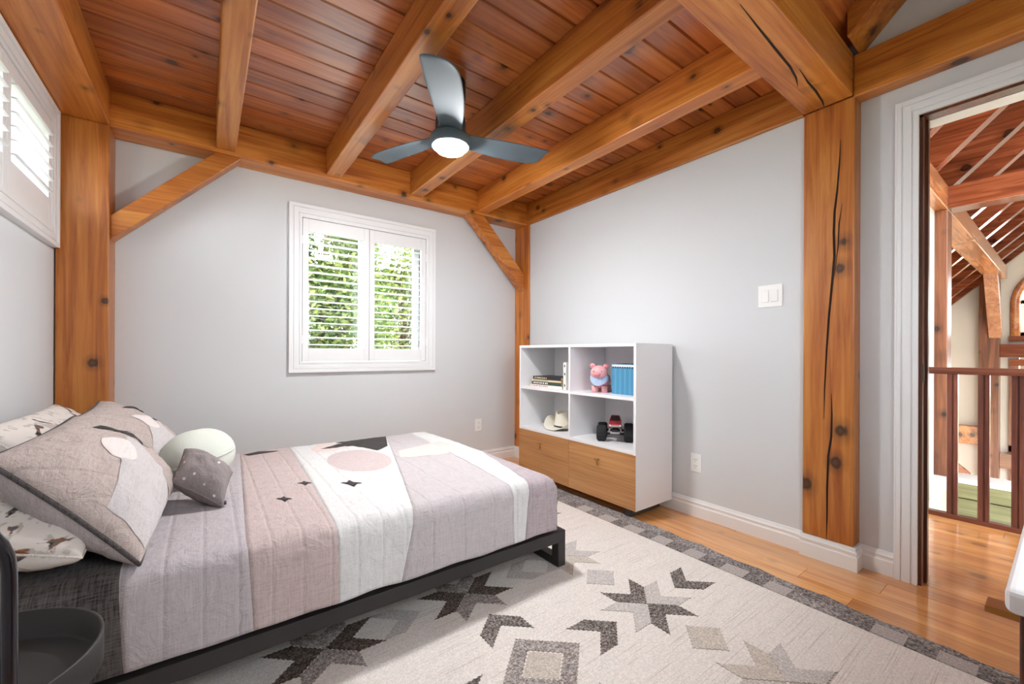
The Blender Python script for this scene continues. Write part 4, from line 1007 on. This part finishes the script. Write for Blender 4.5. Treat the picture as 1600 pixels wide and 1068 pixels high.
# ------------------------------------------------------------------ trees outside the far window
def leafmat(name, c1, c2, c3):
    m, nt, b = newmat(name)
    gi = N(nt, 'ShaderNodeNewGeometry')
    r = ramp(nt, [(0.0, lin(c1)), (.5, lin(c2)), (1.0, lin(c3))]); nt.links.new(gi.outputs['Random Per Island'], r.inputs[0])
    nt.links.new(r.outputs[0], b.inputs['Base Color']); b.inputs['Roughness'].default_value = .6
    tr = N(nt, 'ShaderNodeBsdfTranslucent'); nt.links.new(r.outputs[0], tr.inputs[0])
    mx = N(nt, 'ShaderNodeMixShader'); mx.inputs[0].default_value = .35
    out = nt.nodes['Material Output']; nt.links.new(b.outputs[0], mx.inputs[1]); nt.links.new(tr.outputs[0], mx.inputs[2]); nt.links.new(mx.outputs[0], out.inputs[0]); return m
M['leaf'] = leafmat('leaves_green', (46, 70, 30), (84, 110, 48), (138, 146, 74))
M['leaf2'] = leafmat('leaves_yellow_green', (54, 78, 38), (100, 122, 56), (156, 160, 84))
def tree(label, x_, y_, crown, n, mat, seed):
    rnd = random.Random(seed)
    t_ = thing('leafy_tree', label, 'tree', (x_, y_, -3.0), 'trees outside the far window')
    top = max(c_[2] for c_ in crown)
    MB().tube([(x_, y_, -3.0), (x_ + .08, y_, -1.2), (x_ - .05, y_ + .05, .6), (x_ + .05, y_, top)], [.16, .13, .09, .02], 10).build('trunk', 'bark', t_)
    m = MB()
    for c_ in crown: m.tube([(x_, y_, min(c_[2] - .4, 1.0)), (lerp(x_, c_[0], .5), lerp(y_, c_[1], .5), lerp(min(c_[2] - .4, 1.0), c_[2], .6)), c_[:3]], [.022, .014, .006], 6)
    o = m.build('branches', 'bark', t_); o['kind'] = 'stuff'
    vs, fs = [], []
    for i in range(n):
        c_ = crown[i % len(crown)]
        d = Vector((rnd.gauss(0, 1), rnd.gauss(0, 1), rnd.gauss(0, 1))).normalized() * c_[3] * (rnd.random() ** .45)
        p = Vector(c_[:3]) + d; L = rnd.uniform(.035, .075)
        a = Vector((rnd.gauss(0, 1), rnd.gauss(0, 1), rnd.gauss(0, .6))).normalized(); b_ = a.cross(Vector((rnd.gauss(0, 1), rnd.gauss(0, 1), rnd.gauss(0, 1)))).normalized()
        k = len(vs); vs += [p - a * L, p + b_ * L * .5 - a * L * .1, p + a * L, p - b_ * L * .5 - a * L * .1]; fs.append((k, k + 1, k + 2, k + 3))
    m = MB(); m.add(vs, fs, False); o = m.build('foliage', mat, t_, fix=False); o['kind'] = 'stuff'
def cr(seed, cx_, cy_, z0, z1, rx, n, r):
    g = random.Random(seed); return [(cx_ + g.uniform(-rx, rx), cy_ + g.uniform(-rx, rx) * .6, g.uniform(z0, z1), g.uniform(.7, 1.1) * r) for _ in range(n)]
tree('leafy green tree filling the left shutter of the far window', 1.7, 8.0, cr(1, 1.75, 8.0, .2, 3.7, .95, 28, .60), 18000, 'leaf', 11)
tree('yellow-green tree filling the right shutter of the far window', 4.6, 11.5, cr(2, 4.4, 11.5, -.2, 4.7, 1.2, 34, .70), 20000, 'leaf2', 12)
tree('tree beyond the gable window of the great room', 14.0, .6, cr(3, 14.0, .6, .5, 3.6, 1.2, 12, .7), 3000, 'leaf', 13)

for o in bpy.data.objects:
    if '_o' in o: del o['_o']
